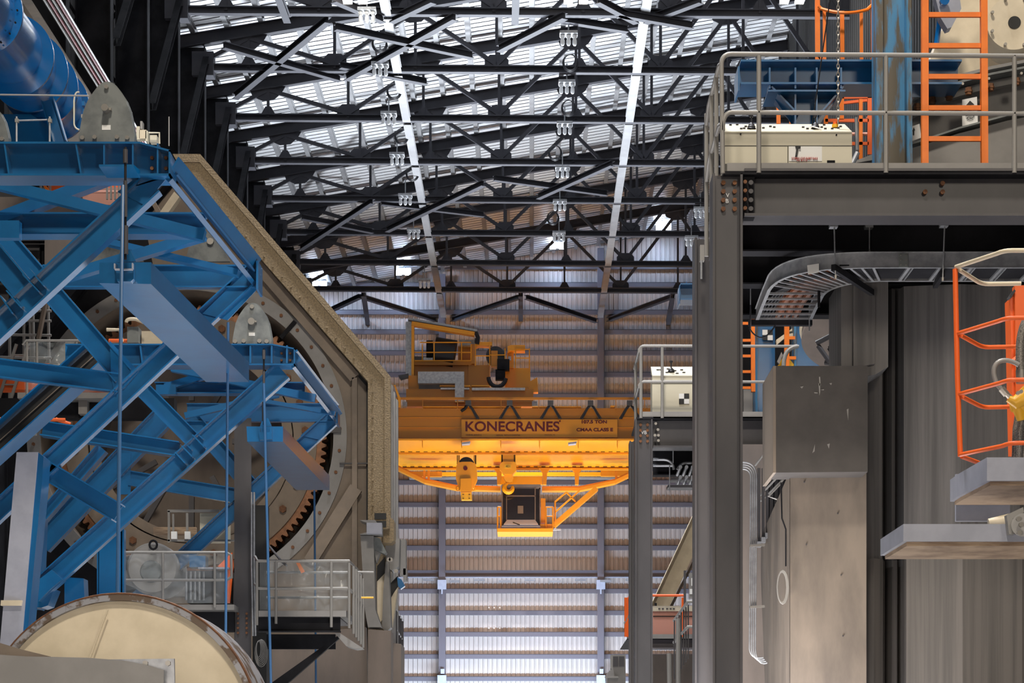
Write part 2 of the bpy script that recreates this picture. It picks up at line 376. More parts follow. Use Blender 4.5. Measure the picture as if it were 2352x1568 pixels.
# hall columns
for i in range(0,11):
    yy=YT[i]; t=thing('hall_column','tall black steel hall column on the left wall, %s from the camera'%(['first','second','third','fourth','fifth','sixth','seventh','eighth','ninth','tenth','eleventh'][i]),'column','columns along the left wall')
    MB().ibeam((-14.25,yy,0),(-14.25,yy,zt(-14.2)-.3),1.15,.5,.03,.04,(1,0,0)).build('column_shaft','black',t)
    mb=MB(); mb.box(-15.9,-15.5,yy-.2,yy+.2,0,zt(-15.7)-.3); 
    mb.build('rear_leg','black',t)
    mb=MB()
    for k in range(12):
        z=2+k*2.6; mb.bar((-15.6,yy,z),(-14.8,yy,z+1.3),.08,.1); mb.bar((-14.8,yy,z+1.3),(-15.6,yy,z+2.6),.08,.1)
    mb.build('lacing','black',t)
    if i<10:
        MB().ibeam((-13.6,yy+.3,26),(-13.6,yy+6.5,32),.28,.25).solo('column_knee_brace','black','dark sloping knee brace between two black columns on the left wall','brace','knee braces on the left wall')
# runway beam and conductor bars
ZR=CZ+19.2
MB().ibeam((-13.0,30,ZR),(-13.0,YB-1,ZR),1.6,.5,.03,.05).solo('crane_runway_beam','beige','long beige crane runway beam along the left wall columns','runway beam')
for k in range(4):
    x=-12.15+k*.12; z=CZ+19.55-k*.02
    MB().tube([(x,40,z),(x,YB-2,z)],.035,8).solo('conductor_bar','maroonpipe' if k%2 else 'rail','thin shiny conductor bar running beside the left runway, %s of four'%['outermost','second','third','innermost'][k],'conductor bar','conductor bars beside the left runway')
MB().tube([(-11.72,40,CZ+19.5),(-11.72,YB-2,CZ+19.5)],.03,6).solo('green_conduit','galv','single thin pipe right of the four conductor bars','pipe')
# high bay lamps
def bay(px,py,h,lit=False,lab='',s=1):
    sc=(HY-py)/h; c=Vector(((px-CX)/sc,F/sc,CZ+h)); t=thing('high_bay_light',lab,'ceiling lamp','high bay lamps under the roof')
    mb=MB(); mb.box(c.x-.35*s,c.x+.35*s,c.y-.25,c.y+.25,c.z+.25,c.z+.36); mb.cyl((c.x,c.y,c.z+.36),(c.x,c.y,c.z+1.1),.03,n=6); mb.build('housing','galv',t)
    for k in (-1,0,1):
        if lit and k==0: continue
        q=(.22 if lit else .24)*k*s; b=MB()
        w=.16 if lit else .075
        if lit: b.box(c.x+q-w,c.x+q+w,c.y-.3,c.y+.3,c.z,c.z+.25)
        else: b.lathe((c.x+q,c.y,c.z+.25),[(0,0),(.09,-.01),(.10,-.1),(.06,-.14),(.085,-.22),(.085,-.36),(.05,-.42),(0,-.42)],12,axis='z')
        b.build('lamp_tube','lamp' if lit else 'lens',t)
    return c
LC=[]
for px,w in ((815,'left'),(1323,'middle'),(1820,'right')): LC.append(bay(px,3,29.3,True,'glowing high bay lamp at the very top of the view, %s of the three'%w,1.3))
for i,(px,py) in enumerate(((843,42),(873,165),(893,277),(912,370),(931,463),(950,541),(975,655))): bay(px,py,29.2,False,'unlit three-cup lamp hanging beside the left strut, %s from the camera'%['first','second','third','fourth','fifth','sixth','seventh'][i])
for i,(px,py) in enumerate(((1306,95),(1302,206),(1297,300),(1292,400),(1286,476),(1284,548))): bay(px,py,29.2,False,'unlit three-cup lamp hanging in the middle of the hall, %s from the camera'%['first','second','third','fourth','fifth','sixth'][i])
for i,(px,py) in enumerate(((1609,493),(1588,558))): bay(px,py,29.2,False,'unlit three-cup lamp near the grey platform rail, %s of the two'%['nearer','farther'][i])
for i,(px,py) in enumerate(((735,655),(928,626),(1282,566),(1526,522))):
    Y=137.5; c=P(px,py,Y); t=thing('wall_floodlight','glaring cool-white floodlight high on the back wall, %s of four'%['leftmost','second from left','second from right','rightmost'][i],'floodlight','floodlights on the back wall')
    MB().box(c.x-.45,c.x+.45,Y+.02,Y+.2,c.z-.12,c.z+.32).cyl((c.x,Y+.1,c.z+.3),(c.x,Y+.1,c.z+.9),.04,n=6).build('housing','steel',t)
    for dx in (-.36,.22): MB().box(c.x+dx-.16,c.x+dx+.2,Y-.02,Y+.02,c.z-.16,c.z+.26).build('lens','lampc',t)
    l=bpy.data.lights.new('floodlight_lamp','SPOT'); l.energy=800; l.color=(.45,.65,1); l.shadow_soft_size=.3; l.spot_size=2.2
    o=bpy.data.objects.new('floodlight_lamp',l); o.location=c+Vector((0,-.6,0)); o.rotation_euler=(math.radians(60),0,0); COL.objects.link(o)
# cable coils beside the left strut
for i,(px,py) in enumerate(((872,98),(905,208),(922,312),(947,398),(1310,143),(1306,247),(1275,350),(1270,500))):
    c=R(px,py,29.9); mb=MB()
    for k in range(3): mb.tube([(c.x+math.cos(a)*(.26+.03*k),c.y+.05*k,c.z+math.sin(a)*(.32+.02*k)) for a in [j*math.pi/8 for j in range(16)]],.02,5,closed=True)
    mb.solo('cable_coil','blackrub','coil of black cable hung %s, %s from the camera'%(('beside the left strut' if i<4 else 'in the middle of the hall'),['first','second','third','fourth'][i%4]),'cable coil','cable coils under the roof')
# ------------------------------------------------------------------ blue frames (left)
def peak(cx,top,base,hw,Y,label):
    t=thing('lifting_lug_plate',label,'steel plate','rounded plates on the blue frames')
    H=base-top; pts=[]
    for i in range(9):
        a=i/8; pts.append((cx-hw*(1-.0*a)*math.cos(a*math.pi/2)**.62, base-H*.05-H*.95*math.sin(a*math.pi/2)**1.0))
    L=[]
    prof=[(0,1),(.10,1),(.3,.93),(.5,.845),(.68,.69),(.82,.49),(.92,.32),(.975,.19),(1,.0)]
    for f,w in prof: L.append((cx-hw*w,base-H*f))
    for f,w in prof[::-1][1:]: L.append((cx+hw*w,base-H*f))
    MB().prism(L,Y,.05).build('plate','zinc',t)
    L2=[(x+3,y) for x,y in L]; MB().prism(L2,Y+.35,.05).build('plate','zinc',t)
    s=Y/F
    MB().bolts([(cx-hw*.42,base-H*.07),(cx+hw*.38,base-H*.07),(cx-hw*.86,base-H*.06),(cx+hw*.75,base-H*.06),(cx,base-H*.9)],Y,5*s,.03,8).build('bolt','bolt',t)
    c=P(cx,base-H*.52,Y); MB().cyl(c,c-V(0,.10,0),8*s,n=14).build('pin','bolt',t)
    MB().pbox(cx-10,base-H*.57,cx+10,base-H*.53,Y-.05,.05).build('pin_keeper','bolt',t)
    MB().pbox(cx-hw*.17,base-H*.28,cx+hw*.14,base-H*.20,Y-.004,.004).build('label_plate','white',t)
    e=P(cx+hw,base,Y); 
    return t
def girder(t,x0,x1,yt,yb,Y,st,chx,endstep):
    yt=yt;f=6
    mb=MB()
    # web, top flange (with chamfer at the right end), bottom flange
    mb.prism([(x0,yt+3),(chx,yt+3),(x1,yt+endstep+3),(x1,yb),(x0,yb)],Y+.16,.02)
    mb.build('web','blue',t)
    a=P(x0,yt,Y);b=P(chx,yt,Y);c=P(x1,yt+endstep,Y); q=MB()
    q.box(a.x,b.x,Y,Y+.34,a.z-.018,a.z); q.hexa([(b.x,Y,b.z-.018),(c.x,Y,c.z-.018),(c.x,Y+.34,c.z-.018),(b.x,Y+.34,b.z-.018),(b.x,Y,b.z),(c.x,Y,c.z),(c.x,Y+.34,c.z),(b.x,Y+.34,b.z)])
    q.build('top_flange','blue',t)
    a=P(x0,yb,Y);c=P(x1,yb,Y); MB().box(a.x,c.x,Y,Y+.34,a.z,a.z+.02).build('bottom_flange','blue',t)
    MB().box(c.x-.015,c.x,Y,Y+.34,c.z,P(x1,yt+endstep,Y).z).build('end_plate','blue',t)
    for sx,slope in st:
        p=[(sx,yt+4),(sx+4,yt+4),(sx+4+slope,yb-4),(sx+slope,yb-4)]
        MB().prism(p,Y+.01,.15).build('stiffener','blue',t)
    return t
def rodx(x0,y0,x1,y1,Y,r,m,label,cat='rod',name='tie_rod'):
    return MB().tube([P(x0,y0,Y),P(x1,y1,Y)],r,8).solo(name,m,label,cat)
YA=20.0
t=thing('blue_steelwork','large bright blue welded support frame nearest at the left edge','steel frame','blue support frames')
girder(t,-120,391,325,403,YA,[(8,10),(172,12),(237,0),(303,0),(360,0)],320,19)
mb=MB()
for x in (45,212): mb.bolts([(x-22,334),(x-22,396)],YA+.15,.01,.02)
for x in (350,382): mb.bolts([(x,364),(x,388)],YA+.15,.018,.03)
mb.build('bolt','rust',t)
MB().ib((352,424),(-60,806),YA+.16,54,.15).build('diagonal','blue',t)
MB().prism([(316,405),(390,405),(392,398),(330,470),(270,440)],YA+.14,.03).build('gusset','blue',t)
MB().ib((-60,530),(76,692),YA+.19,54,.15).build('cross_brace','blue',t)
for a,b in (((56,634),(92,672)),((19,671),(51,708)),((70,620),(104,659)),((5,683),(32,722))): MB().fb(a,b,YA+.10,3,.16).build('stiffener','blue',t)
# bracket plate with rod
a=P(233,386,YA); b=P(312,386,YA); MB().hexa([(a.x,YA-.12,a.z-.02),(b.x,YA-.12,a.z-.02),(b.x+.04,YA+.0,a.z-.09),(a.x+.05,YA,a.z-.09),(a.x,YA-.12,a.z),(b.x,YA-.12,a.z),(b.x+.04,YA,a.z-.02),(a.x+.05,YA,a.z-.02)]).build('bracket_plate','blue',t)
# end diagonal going down and away to the rear plane
def chan(a,b,c,d,e,f,Y,Y1,t,wf,ww,dp=.14):
    MB().fb(a,b,Y,wf,.05,Y1).build('diagonal_flange','blue',t); MB().fb(c,d,Y+.14,ww,(.02 if dp>.1 else .16),Y1+.14).build('diagonal_web','blueshade',t)
    MB().fb(e,f,Y+.02,4,dp,Y1+.02).build('diagonal_flange','blue',t)
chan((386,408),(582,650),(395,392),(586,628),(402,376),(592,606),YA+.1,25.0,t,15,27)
YR=25.0
MB().ib((100,636),(590,636),YR,52,.12).build('rear_beam','blue',t)
MB().ib((582,628),(-60,1226),YR,44,.14).build('rear_diagonal','blue',t)
MB().prism([(590,597),(592,662),(523,735),(465,720),(523,662),(548,625),(562,612)],YR-.02,.02).build('gusset','blue',t)
MB().pbox(588,598,593,664,YR-.2,.4).build('end_plate','blue',t)
MB().ib((-20,512),(285,864),YR+.02,48,.14).build('rear_brace','blue',t)
MB().ib((-40,841),(272,880),YR,44,.12).build('rear_tie','blue',t)
MB().prism([(252,782),(318,852),(285,890),(262,905),(255,860)],YR-.03,.02).build('gusset','blue',t)
MB().ib((-40,519),(472,519),22.4,50,.24).build('middle_beam','blue',t)
MB().pbox(-40,506,44,546,22.0,.12).build('beam_stub','blue',t)
MB().fb((-30,417),(470,542),22.0,25,.12).build('lacing_bar','blue',t)
MB().fb((-20,512),(262,404),22.4,26,.16).build('lacing_bar','blue',t)
MB().fb((215,549),(548,628),24.2,14,.16).build('lacing_bar','blue',t)
MB().fb((110,648),(470,540),24.0,22,.14).build('lacing_bar','blue',t)
MB().ib((110,1082),(272,1178),YR,44,.3).build('lower_brace','blue',t)
# leg and dark deep diagonal
t2=thing('tapered_box_stand','pale tapering box leg standing at the lower left edge in front of the blue frames','steel leg')
MB().prism([(38,1038),(87,1038),(82,1100),(42,1568),(-8,1568)],24.3,.18).build('leg_box','pale',t2)
MB().prism([(87,1038),(100,1048),(96,1110),(52,1568),(43,1568),(82,1100)],24.32,.35).build('side_plate','blue',t2)
MB().prism([(2,1378),(50,1378),(48,1390),(1,1390)],24.25,.3).build('collar','cream',t2)
t2=thing('inclined_channel','long dark blue inclined channel with a shade-black hollow, rising from the lower left edge','steel channel')
MB().ib((232,808),(-70,1078),27.0,56,.5).build('channel','blue',t2)
MB().fb((222,812),(-70,1074),26.95,34,.05).build('hollow_shade','ink',t2)  # black strip painting the shadow inside the channel
MB().fb((222,812),(-70,1074),26.9,2,.02).build('cable','beige',t2)
peak(245,187,326,64,YA+.05,'big grey rounded lug plate standing on the near blue frame')
peak(-38,232,326,58,YA+.05,'edge of a grey rounded lug plate cut by the left picture border')
# box beams
def boxbeam(n,f,Yn,Yf,label):
    t=thing('box_beam',label,'box beam','hanging blue box beams')
    a=[P(*q,Yn) for q in n]; b=[P(*q,Yf) for q in f]
    MB().hexa(a+b).build('beam_body','blue',t); return t
t=boxbeam([(228,650),(347,652),(347,602),(228,603)],[(473,877),(572,877),(572,832),(473,832)],20.0,25.6,'larger blue box beam pointing away, hung in front of the near blue frame')
q=[(263,608),(272,608),(272,618),(304,618),(304,606),(312,606),(312,622),(306,648),(270,648),(263,620)]
MB().prism([(263,605),(267,605),(267,616),(302,616),(302,604),(307,604),(307,640),(300,646),(270,646),(263,630)],19.9,.1).build('rod_bracket','blue',t)
MB().fb((264,606),(264,618),19.86,3,.04).fb((305,605),(305,618),19.86,3,.04).fb((264,619),(305,619),19.86,3,.04).build('bracket_rim','pale',t)
MB().prism([(266,602),(276,578),(300,575),(312,600)],20.05,.04).build('lug','blue',t)
t=boxbeam([(568,1014),(650,1014),(650,979),(566,979)],[(680,1125),(757,1125),(757,1092),(680,1092)],29.6,36,'smaller blue box beam pointing away, hung behind the first one in front of the second blue frame')
MB().prism([(594,981),(597,981),(597,992),(620,992),(620,980),(624,980),(624,1008),(596,1010)],29.5,.1).build('rod_bracket','blue',t)
MB().prism([(597,979),(603,962),(616,960),(624,978)],29.65,.04).build('lug','blue',t)
# turnbuckles and rods
def rod(x,y0,ym,xb,Y,which):
    t=thing('turnbuckle_rod','dark threaded hanging rod of the %s blue frame'%which,'hanging rod','threaded hanging rods')
    k=20/Y; 
    MB().cyl(P(x,y0,Y),P(x,ym,Y),.012,n=8).build('threaded_bar','black',t)
    for a,b,r in ((.02,.14,.022),(.30,.62,.018),(.70,.95,.026)): MB().cyl(P(x,y0+(ym-y0)*a,Y-.01),P(x,y0+(ym-y0)*b,Y-.01),r,n=10).build('sleeve','steel',t)
rod(288,338,596,0,19.75,'near'); rod(606,800,975,0,29.4,'second')
for i,(a,b,lb) in enumerate((((282,425),(267,1600),'blue rod hanging in front of the larger box beam, crossing the near frame'),((524,740),(517,1600),'blue rod hanging straight down right of the larger box beam'),((606,880),(623,1600),'blue rod hanging through the smaller box beam'),((722,1126),(726,1600),'blue rod hanging from the far end of the smaller box beam'))):
    Y=[19.6,25.0,29.3,35][i]; rodx(*a,*b,Y,[.017,.016,.018,.017][i],'rodblue',lb,'hanging rod','hanging_rod')
# second frame
YC=30.0; YD=35.0
t=thing('blue_steelwork','second blue welded support frame, behind the near one and in front of the beige housing','steel frame','blue support frames')
girder(t,150,677,789,838,YC,[(320,5),(366,4),(573,0),(622,0),(657,0)],625,10)
MB().bolts([(647,812),(667,812),(647,828),(667,828)],YC+.15,.018,.03).build('bolt','rust',t)
MB().ib((650,852),(92,1352),YC+.16,46,.16).build('diagonal','blue',t)
MB().ib((330,896),(455,1022),YC+.17,38,.16).build('cross_brace','blue',t)
for a,b in (((419,1025),(443,1050)),((444,1000),(470,1027)),((404,1040),(427,1065))): MB().fb(a,b,YC+.08,3,.16).build('stiffener','blue',t)
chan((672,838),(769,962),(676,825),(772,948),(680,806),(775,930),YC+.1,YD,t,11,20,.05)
MB().pbox(771,930,776,972,YD-.2,.4).build('end_plate','blue',t)
MB().ib((430,948),(772,948),YD,42,.12).build('rear_beam','blue',t)
MB().ib((765,960),(315,1378),YD,35,.14).build('rear_diagonal','blue',t)
MB().prism([(773,930),(775,972),(735,1010),(690,1000),(740,955)],YD-.03,.02).build('gusset','blue',t)
MB().ib((435,955),(572,1112),YD+.02,38,.24).build('rear_brace','blue',t)
MB().ib((298,1098),(540,1138),YD,34,.12).build('rear_tie','blue',t)
MB().ib((98,985),(412,1033),YC+.2,34,.26).build('rear_tie','blue',t)
MB().ib((358,893),(700,893),YC+2,26,.24).build('middle_beam','blue',t)
MB().pbox(358,883,404,905,YC+1.8,.12).build('beam_stub','blue',t)
MB().fb((395,845),(725,915),YC+1.7,17,.12).build('lacing_bar','blue',t)
MB().fb((380,890),(560,835),YC+1.9,16,.12).build('lacing_bar','blue',t)
MB().fb((600,920),(770,950),YD-.8,9,.1).build('lacing_bar','blue',t)
MB().fb((425,955),(640,905),YD-.6,14,.1).build('lacing_bar','blue',t)
MB().ib((372,962),(95,1250),YD,50,.2).build('lower_diagonal','blue',t)
MB().ib((236,1030),(88,1200),YC+3,26,.22).build('lower_diagonal','blue',t)
MB().pbox(270,1040,300,1135,YD-.03,.03).build('gusset','blue',t)
MB().ib((256,1215),(256,1700),33.0,58,.3,tf=.02).build('post','blue',t)
MB().prism([(228,1220),(285,1215),(286,1700),(225,1700)],32.85,.02).build('post_face','blue',t)
MB().ib((88,1190),(80,1400),31,34,.3).build('foot_post','blue',t)
MB().prism([(90,1330),(118,1308),(142,1330),(116,1352),(88,1380)],30.0,.3).build('foot_bracket','blue',t)
MB().prism([(60,1350),(125,1352),(110,1390),(95,1395),(58,1392)],30.2,.4).build('foot_bracket','blue',t)
MB().prism([(148,1325),(192,1328),(195,1400),(148,1400)],30.6,.3).build('foot_box','blue',t)
peak(579,695,790,45,YC+.05,'smaller grey rounded lug plate standing on the second blue frame')
# ------------------------------------------------------------------ blue pipe
t=thing('blue_pipe','fat glossy blue pipe with bolted flanges running away at the upper left','pipe')
A=V((-52-CX)/160*1,31.2,0)
def pc(cx,cy,Y): return P(cx,cy,Y)
s=[(-135,-25,29.4),(-48,28,31.2),(30,128,33.4),(66,165,34.6),(92,200,35.8),(120,240,37.2)]
c=[pc(*q) for q in s]; x=sum(p.x for p in c[1:])/5; z=sum(p.z for p in c[1:])/5
ax=c[1]; bx=c[5]
MB().tube([ax+(ax-bx)*.6,bx],.52,48).build('pipe_shell','pipeblue',t)
d=(bx-ax).normalized()
for q in c[1:]:
    MB().tube([q-d*.04,q+d*.04],.625,48).build('flange','pipeblue',t)
mb=MB()
for k in range(20):
    a=2*math.pi*k/20; o=V(math.cos(a)*.565,-.06,math.sin(a)*.565); mb.cyl(c[1]+o,c[1]+o-V(0,.03,0),.014,n=6)
mb.build('flange_bolts','black',t)
t=thing('pipe_saddle','dark blue saddle block under the blue pipe behind the near frame','saddle')
MB().prism([(-40,240),(0,262),(70,262),(130,300),(130,330),(-40,330)],34.8,.8).build('saddle_block','blue',t)
MB().ib((110,230),(140,330),34.5,30,.2).build('saddle_rib','blue',t)
# thin rail by the pipe
rr=MB().tube([P(-30,217,30),P(205,220,30)],.012,6); rr.solo('handrail_bar','rail','thin pale bar passing in front of the blue pipe','bar')
MB().tube(arc(P(170,232,31),P(172,207,31),P(182,212,31))[::-1]+[P(170,285,31)]+arc(P(170,285,31),P(172,296,31),P(182,298,31)),.012,8).solo('bent_handrail','console','small bent cream pipe handle just left of the big lug plate','handle')
for i,x in enumerate((38,114)):
    t=thing('scaffold_post','short thin scaffold post standing on the near blue frame, %s'%['left one under the pipe','right one with a red tag'][i],'scaffold post')
    MB().tube([P(x,268,27),P(x,326,27)],.013,8).build('post','galv',t); MB().pbox(x-4,272,x+4,280,26.98,.05).build('clamp','bolt',t)
MB().tube([P(38,277,27.03),P(108,275,27.03)],.01,8).solo('scaffold_rail','galv','short horizontal scaffold tube between the two posts','scaffold tube')
t=thing('valve_cluster','small cream and blue valve cluster behind the big lug plate','valves')
for x,y,w,h,m in ((313,290,8,30,'console'),(320,298,16,20,'cream'),(322,278,5,18,'rail'),(334,300,5,24,'console'),(344,310,16,16,'console'),(188,232,6,10,'blue'),(190,250,8,10,'blue'),(186,262,10,8,'bolt')):
    MB().pbox(x,y,x+w,y+h,27.5,.12).build('valve_body',m,t)
MB().tube([P(341,305,27.4),P(366,305,27.4),P(366,330,27.4)],.012,6).build('valve_guard','console',t)
MB().tube([P(388,268,27.4),P(388,335,27.4)],.008,6).build('probe','rail',t)
# ------------------------------------------------------------------ cream dish bottom left
YG=15.0
t=thing('dished_vessel_end','huge cream dished vessel end with a scraped grey rim, bottom left','vessel end')
c=P(278,1684,YG); r=321*YG/F
MB().lathe(c,[(r*.945,.0),(r*.945,-.015),(r*.80,-.045),(r*.55,-.085),(r*.28,-.11),(0.001,-.12)],96).build('dish','cream',t)
MB().lathe(c,[(r*.945,.02),(r*.948,-.05),(r*.995,-.05),(r,-.035),(r,.9)],96).build('rim','rimgrey',t)
MB().lathe(c,[(r*.99,-.052),(r*1.0,-.056),(r*1.006,-.03),(r*1.003,.02)],96).build('rim_edge','rust',t)
a=P(247,1400,YG-.075); b=P(205,1515,YG-.13); MB().tube([a+V(0,0,0),b],.006,6).build('weld_seam','cream',t)
t=thing('curved_band','curved grey sheet band with a bolted corner plate in front of the cream vessel end','sheet band')
pts=[(-40,1505),(0,1503),(60,1507),(120,1508),(200,1510),(280,1516),(340,1527),(376,1538)]
MB().prism(pts+[(376,1620),(-40,1620)],13.5,.02).build('band_front','greypaint',t)
MB().prism([(-40,1466),(0,1476),(50,1491),(115,1507),(115,1515),(-40,1512)],14.0,.03).build('band_rear','beige',t)
MB().prism([(230,1514),(400,1512),(402,1620),(230,1620)],13.62,.03).build('corner_plate','galv',t)
MB().bolts([(335,1523),(387,1523)],13.62,.018,.03,6).build('bolt','bolt',t)
# ------------------------------------------------------------------ octagonal housing
YH=42.0
O=[(384,357),(460,357),(895,865),(895,1700),(-51,1700),(-51,865)]
I=[(398,398),(428,398),(845,876),(845,1700),(0,1700),(0,876)]
t=thing('machine_housing','huge tan many-sided machine housing with a round bolted opening, left of the yellow crane','machine housing')
def ring(O,I,Y,d,m,name,Yr=YH):
    mb=MB(); ml=MB(); n=len(O); o=[P(x,y,Yr) for x,y in O]; i=[P(x,y,Yr) for x,y in I]
    for k in range(n):
        j=(k+1)%n; A,B,C,D=o[k],o[j],i[j],i[k]
        q=lambda p,y: (p.x,y,p.z)
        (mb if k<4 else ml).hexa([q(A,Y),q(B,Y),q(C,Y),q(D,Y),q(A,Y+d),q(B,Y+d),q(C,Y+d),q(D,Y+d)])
    ml.build('left_'+name,'black',t)  # left side in black, painting the shade behind the blue frames
    return mb.build(name,m,t)
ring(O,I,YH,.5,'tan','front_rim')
def dark_left():
    pass
def shrink(L,k): return [((x-422)*k+422,(y-1000)*k+1000 if y<1600 else y) for x,y in L]
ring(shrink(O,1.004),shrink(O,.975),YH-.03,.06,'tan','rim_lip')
mb=MB()
for (a,b,n) in (((436,402),(848,868),20),((850,900),(850,1160),9)):
    mb.bolts([(a[0]+(b[0]-a[0])*k/n+6,a[1]+(b[1]-a[1])*k/n) for k in range(n+1)],YH,.022,.02,6)
mb.build('rim_rivets','tan',t)
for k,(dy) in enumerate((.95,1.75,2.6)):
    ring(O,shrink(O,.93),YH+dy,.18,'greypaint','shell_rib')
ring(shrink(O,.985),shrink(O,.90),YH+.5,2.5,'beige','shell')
# inner sloping dark-brown reveal
mb=MB(); n=len(I); ii=[P(x,y,YH) for x,y in I]; jj=shrink(I,.985); jj=[P(x,y,YH) for x,y in jj]
# recessed panel with a round hole
cen=P(422,995,YH); R0=345*YH/F
def hole_panel(poly,Y,r,m,name,par,d=.04):
    q=[P(x,y,YH) for x,y in poly]; mb=MB(); N=96; ci=[];ou=[]; m2=MB()
    for k in range(N):
        a=2*math.pi*k/N; dx,dz=math.cos(a),math.sin(a); best=1e9
        for i in range(len(q)):
            A,B=q[i],q[(i+1)%len(q)]; ex,ez=B.x-A.x,B.z-A.z; den=dx*ez-dz*ex
            if abs(den)<1e-9: continue
            tt=((A.x-cen.x)*ez-(A.z-cen.z)*ex)/den; uu=((A.x-cen.x)*dz-(A.z-cen.z)*dx)/den
            if tt>0 and -1e-6<=uu<=1+1e-6: best=min(best,tt)
        ci.append((cen.x+dx*r,Y,cen.z+dz*r)); ou.append((cen.x+dx*best,Y,cen.z+dz*best))
    mb.add(ci+ou,[(k,(k+1)%N,N+(k+1)%N,N+k) for k in range(N) if not 27<=k<70]); m2.add(ci+ou,[(k,(k+1)%N,N+(k+1)%N,N+k) for k in range(N) if 27<=k<70]); m2.build('left_'+name,'black',par); return mb.build(name,m,par)  # left half of the panel blackened as painted shade
ring([(397,397),(429,397),(847,875),(847,1700),(-2,1700),(-2,875)],[(399,404),(426,404),(838,878),(838,1700),(6,1700),(6,878)],YH+.36,.05,'ink','rim_gap_shade')  # black strip standing in for the shade in the rim gap
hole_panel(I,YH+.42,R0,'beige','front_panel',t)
mb=MB()
N=60
MB().lathe(V(cen.x,YH+.40,cen.z),[(R0*.985,.02),(R0*.985,-.03),(R0*1.075,-.03),(R0*1.075,.02)],96).build('bolt_flange','greypaint',t)
mb=MB()
for k in range(44):
    a=2*math.pi*k/44+.05; p=V(cen.x+math.cos(a)*R0*1.03,YH+.37,cen.z+math.sin(a)*R0*1.03); mb.cyl(p,p-V(0,.03,0),.035,n=6)
mb.build('flange_bolts','rust',t)
# inner ledge strips (stiffener folds)
MB().fb((470,470),(815,868),YH+.3,26,.12).build('fold','beige',t)
MB().fb((815,868),(815,1420),YH+.3,12,.12).build('fold','beige',t)
MB().fb((712,1290),(818,1120),YH+.28,30,.12).build('fold','beige',t)
MB().fb((780,1064),(845,1064),YH+.3,3,.06).fb((815,1040),(815,1064),YH+.3,5,.06).build('stain_bracket','steel',t)
MB().pbox(745,980,783,993,YH+.3,.1).build('clamp_bar','steel',t)
MB().fb((645,776),(678,738),YH+.34,9,.05).build('dark_gap_cover','black',t)
# cone inward, gear ring, drum
MB().lathe(V(cen.x,YH+.42,cen.z),[(R0,0),(R0*.985,.6),(R0*.93,1.1)],96).build('inner_cone','beige',t)
MB().prism([(20,420),(470,420),(860,900),(860,1650),(20,1650)],YH+3.1,.1,Yref=YH).build('back_wall','taupe',t)
g=thing('ring_gear','copper coloured toothed gear ring inside the round opening of the tan housing','gear ring')
rg=318*YH/F; mb=MB(); N=110
vs=[];fs=[]
for k in range(N):
    for (da,rr) in ((0,.965),(.25,1.0),(.5,1.0),(.75,.965)):
        a=2*math.pi*(k+da)/N
        for y in (0,.35): vs.append((cen.x+math.cos(a)*rg*rr,YH+.9+y,cen.z+math.sin(a)*rg*rr))
n=len(vs)//2
for k in range(n):
    j=(k+1)%n; fs.append((2*k,2*j,2*j+1,2*k+1))
inner=[]
for k in range(n):
    a=2*math.pi*k/n; vs.append((cen.x+math.cos(a)*rg*.90,YH+.9,cen.z+math.sin(a)*rg*.90))
for k in range(n): j=(k+1)%n; fs.append((2*k,2*n+k,2*n+j,2*j))
mb.add(vs,fs).build('toothed_rim','gear',g)
MB().lathe(V(cen.x,YH+.85,cen.z),[(rg*.93,.05),(rg*.93,0),(rg*.76,0),(rg*.76,.1)],96).build('gear_web','beige',g)
for k in range(26):
    a=2*math.pi*(k+.35)/26; p=V(cen.x+math.cos(a)*rg*.85,YH+.85,cen.z+math.sin(a)*rg*.85); MB().cyl(p,p-V(0,.09,0),.075,n=6).build('hex_bolt','rust',g)
d=thing('rotating_drum','dim brown drum wall deep inside the toothed gear ring','drum')
MB().lathe(V(cen.x,YH+1.0,cen.z),[(rg*.75,0),(rg*.74,1.5),(rg*.5,1.7),(.02,1.75)],64).build('drum_wall','taupe',d)
MB().lathe(V(cen.x,YH+.95,cen.z),[(rg*.75,0),(rg*.75,-.05),(rg*.68,-.05),(rg*.68,0)],64).build('drum_ring','beige',d)
mb=MB()
for k in range(12):
    a=2*math.pi*k/12; mb.bar((cen.x+math.cos(a)*rg*.3,YH+1.0,cen.z+math.sin(a)*rg*.3),(cen.x+math.cos(a)*rg*.7,YH+1.0,cen.z+math.sin(a)*rg*.7),.12,.1)
mb.build('drum_rib','steel',d)
# legs & linkage at right foot of the housing
t=thing('foot_linkage','grey linkage leg with clevis blocks at the right foot of the tan housing','linkage leg')
MB().prism([(828,1230),(858,1230),(862,1400),(875,1440),(845,1440),(838,1400)],YH-1.2,.5).build('leg_plate','greypaint',t)
MB().prism([(826,1194),(862,1194),(866,1200),(876,1200),(876,1226),(826,1226),(842,1222),(842,1200)],YH-1.4,.5).build('leg_cap','greypaint',t)
MB().pbox(842,1200,877,1225,YH-1.6,.15).build('cover_box','pale',t)
MB().prism([(858,1180),(862,1175),(888,1175),(894,1190),(894,1212),(886,1214),(858,1214)],YH-1.0,.3).build('clevis','tan',t)
MB().pbox(860,1178,887,1192,YH-1.03,.04).pbox(862,1196,887,1210,YH-1.03,.04).build('clevis_slot','ink',t)
MB().prism([(894,1185),(905,1195),(905,1240),(898,1246),(876,1246),(878,1225)],YH-.8,.6).build('block','tan',t)
MB().prism([(858,1232),(872,1236),(888,1268),(884,1272),(860,1262)],YH-1.1,.3).build('arm','zinc',t)
MB().prism([(860,1264),(876,1260),(864,1290),(864,1292)],YH-1.0,.3).build('rib','greypaint',t)
MB().prism([(885,1250),(918,1235),(916,1300),(900,1310),(888,1300)],YH-.3,.6).build('block','greypaint',t)
MB().pbox(918,1238,932,1320,YH+.2,.4).pbox(926,1305,934,1332,YH+.2,.4).build('block','greypaint',t)
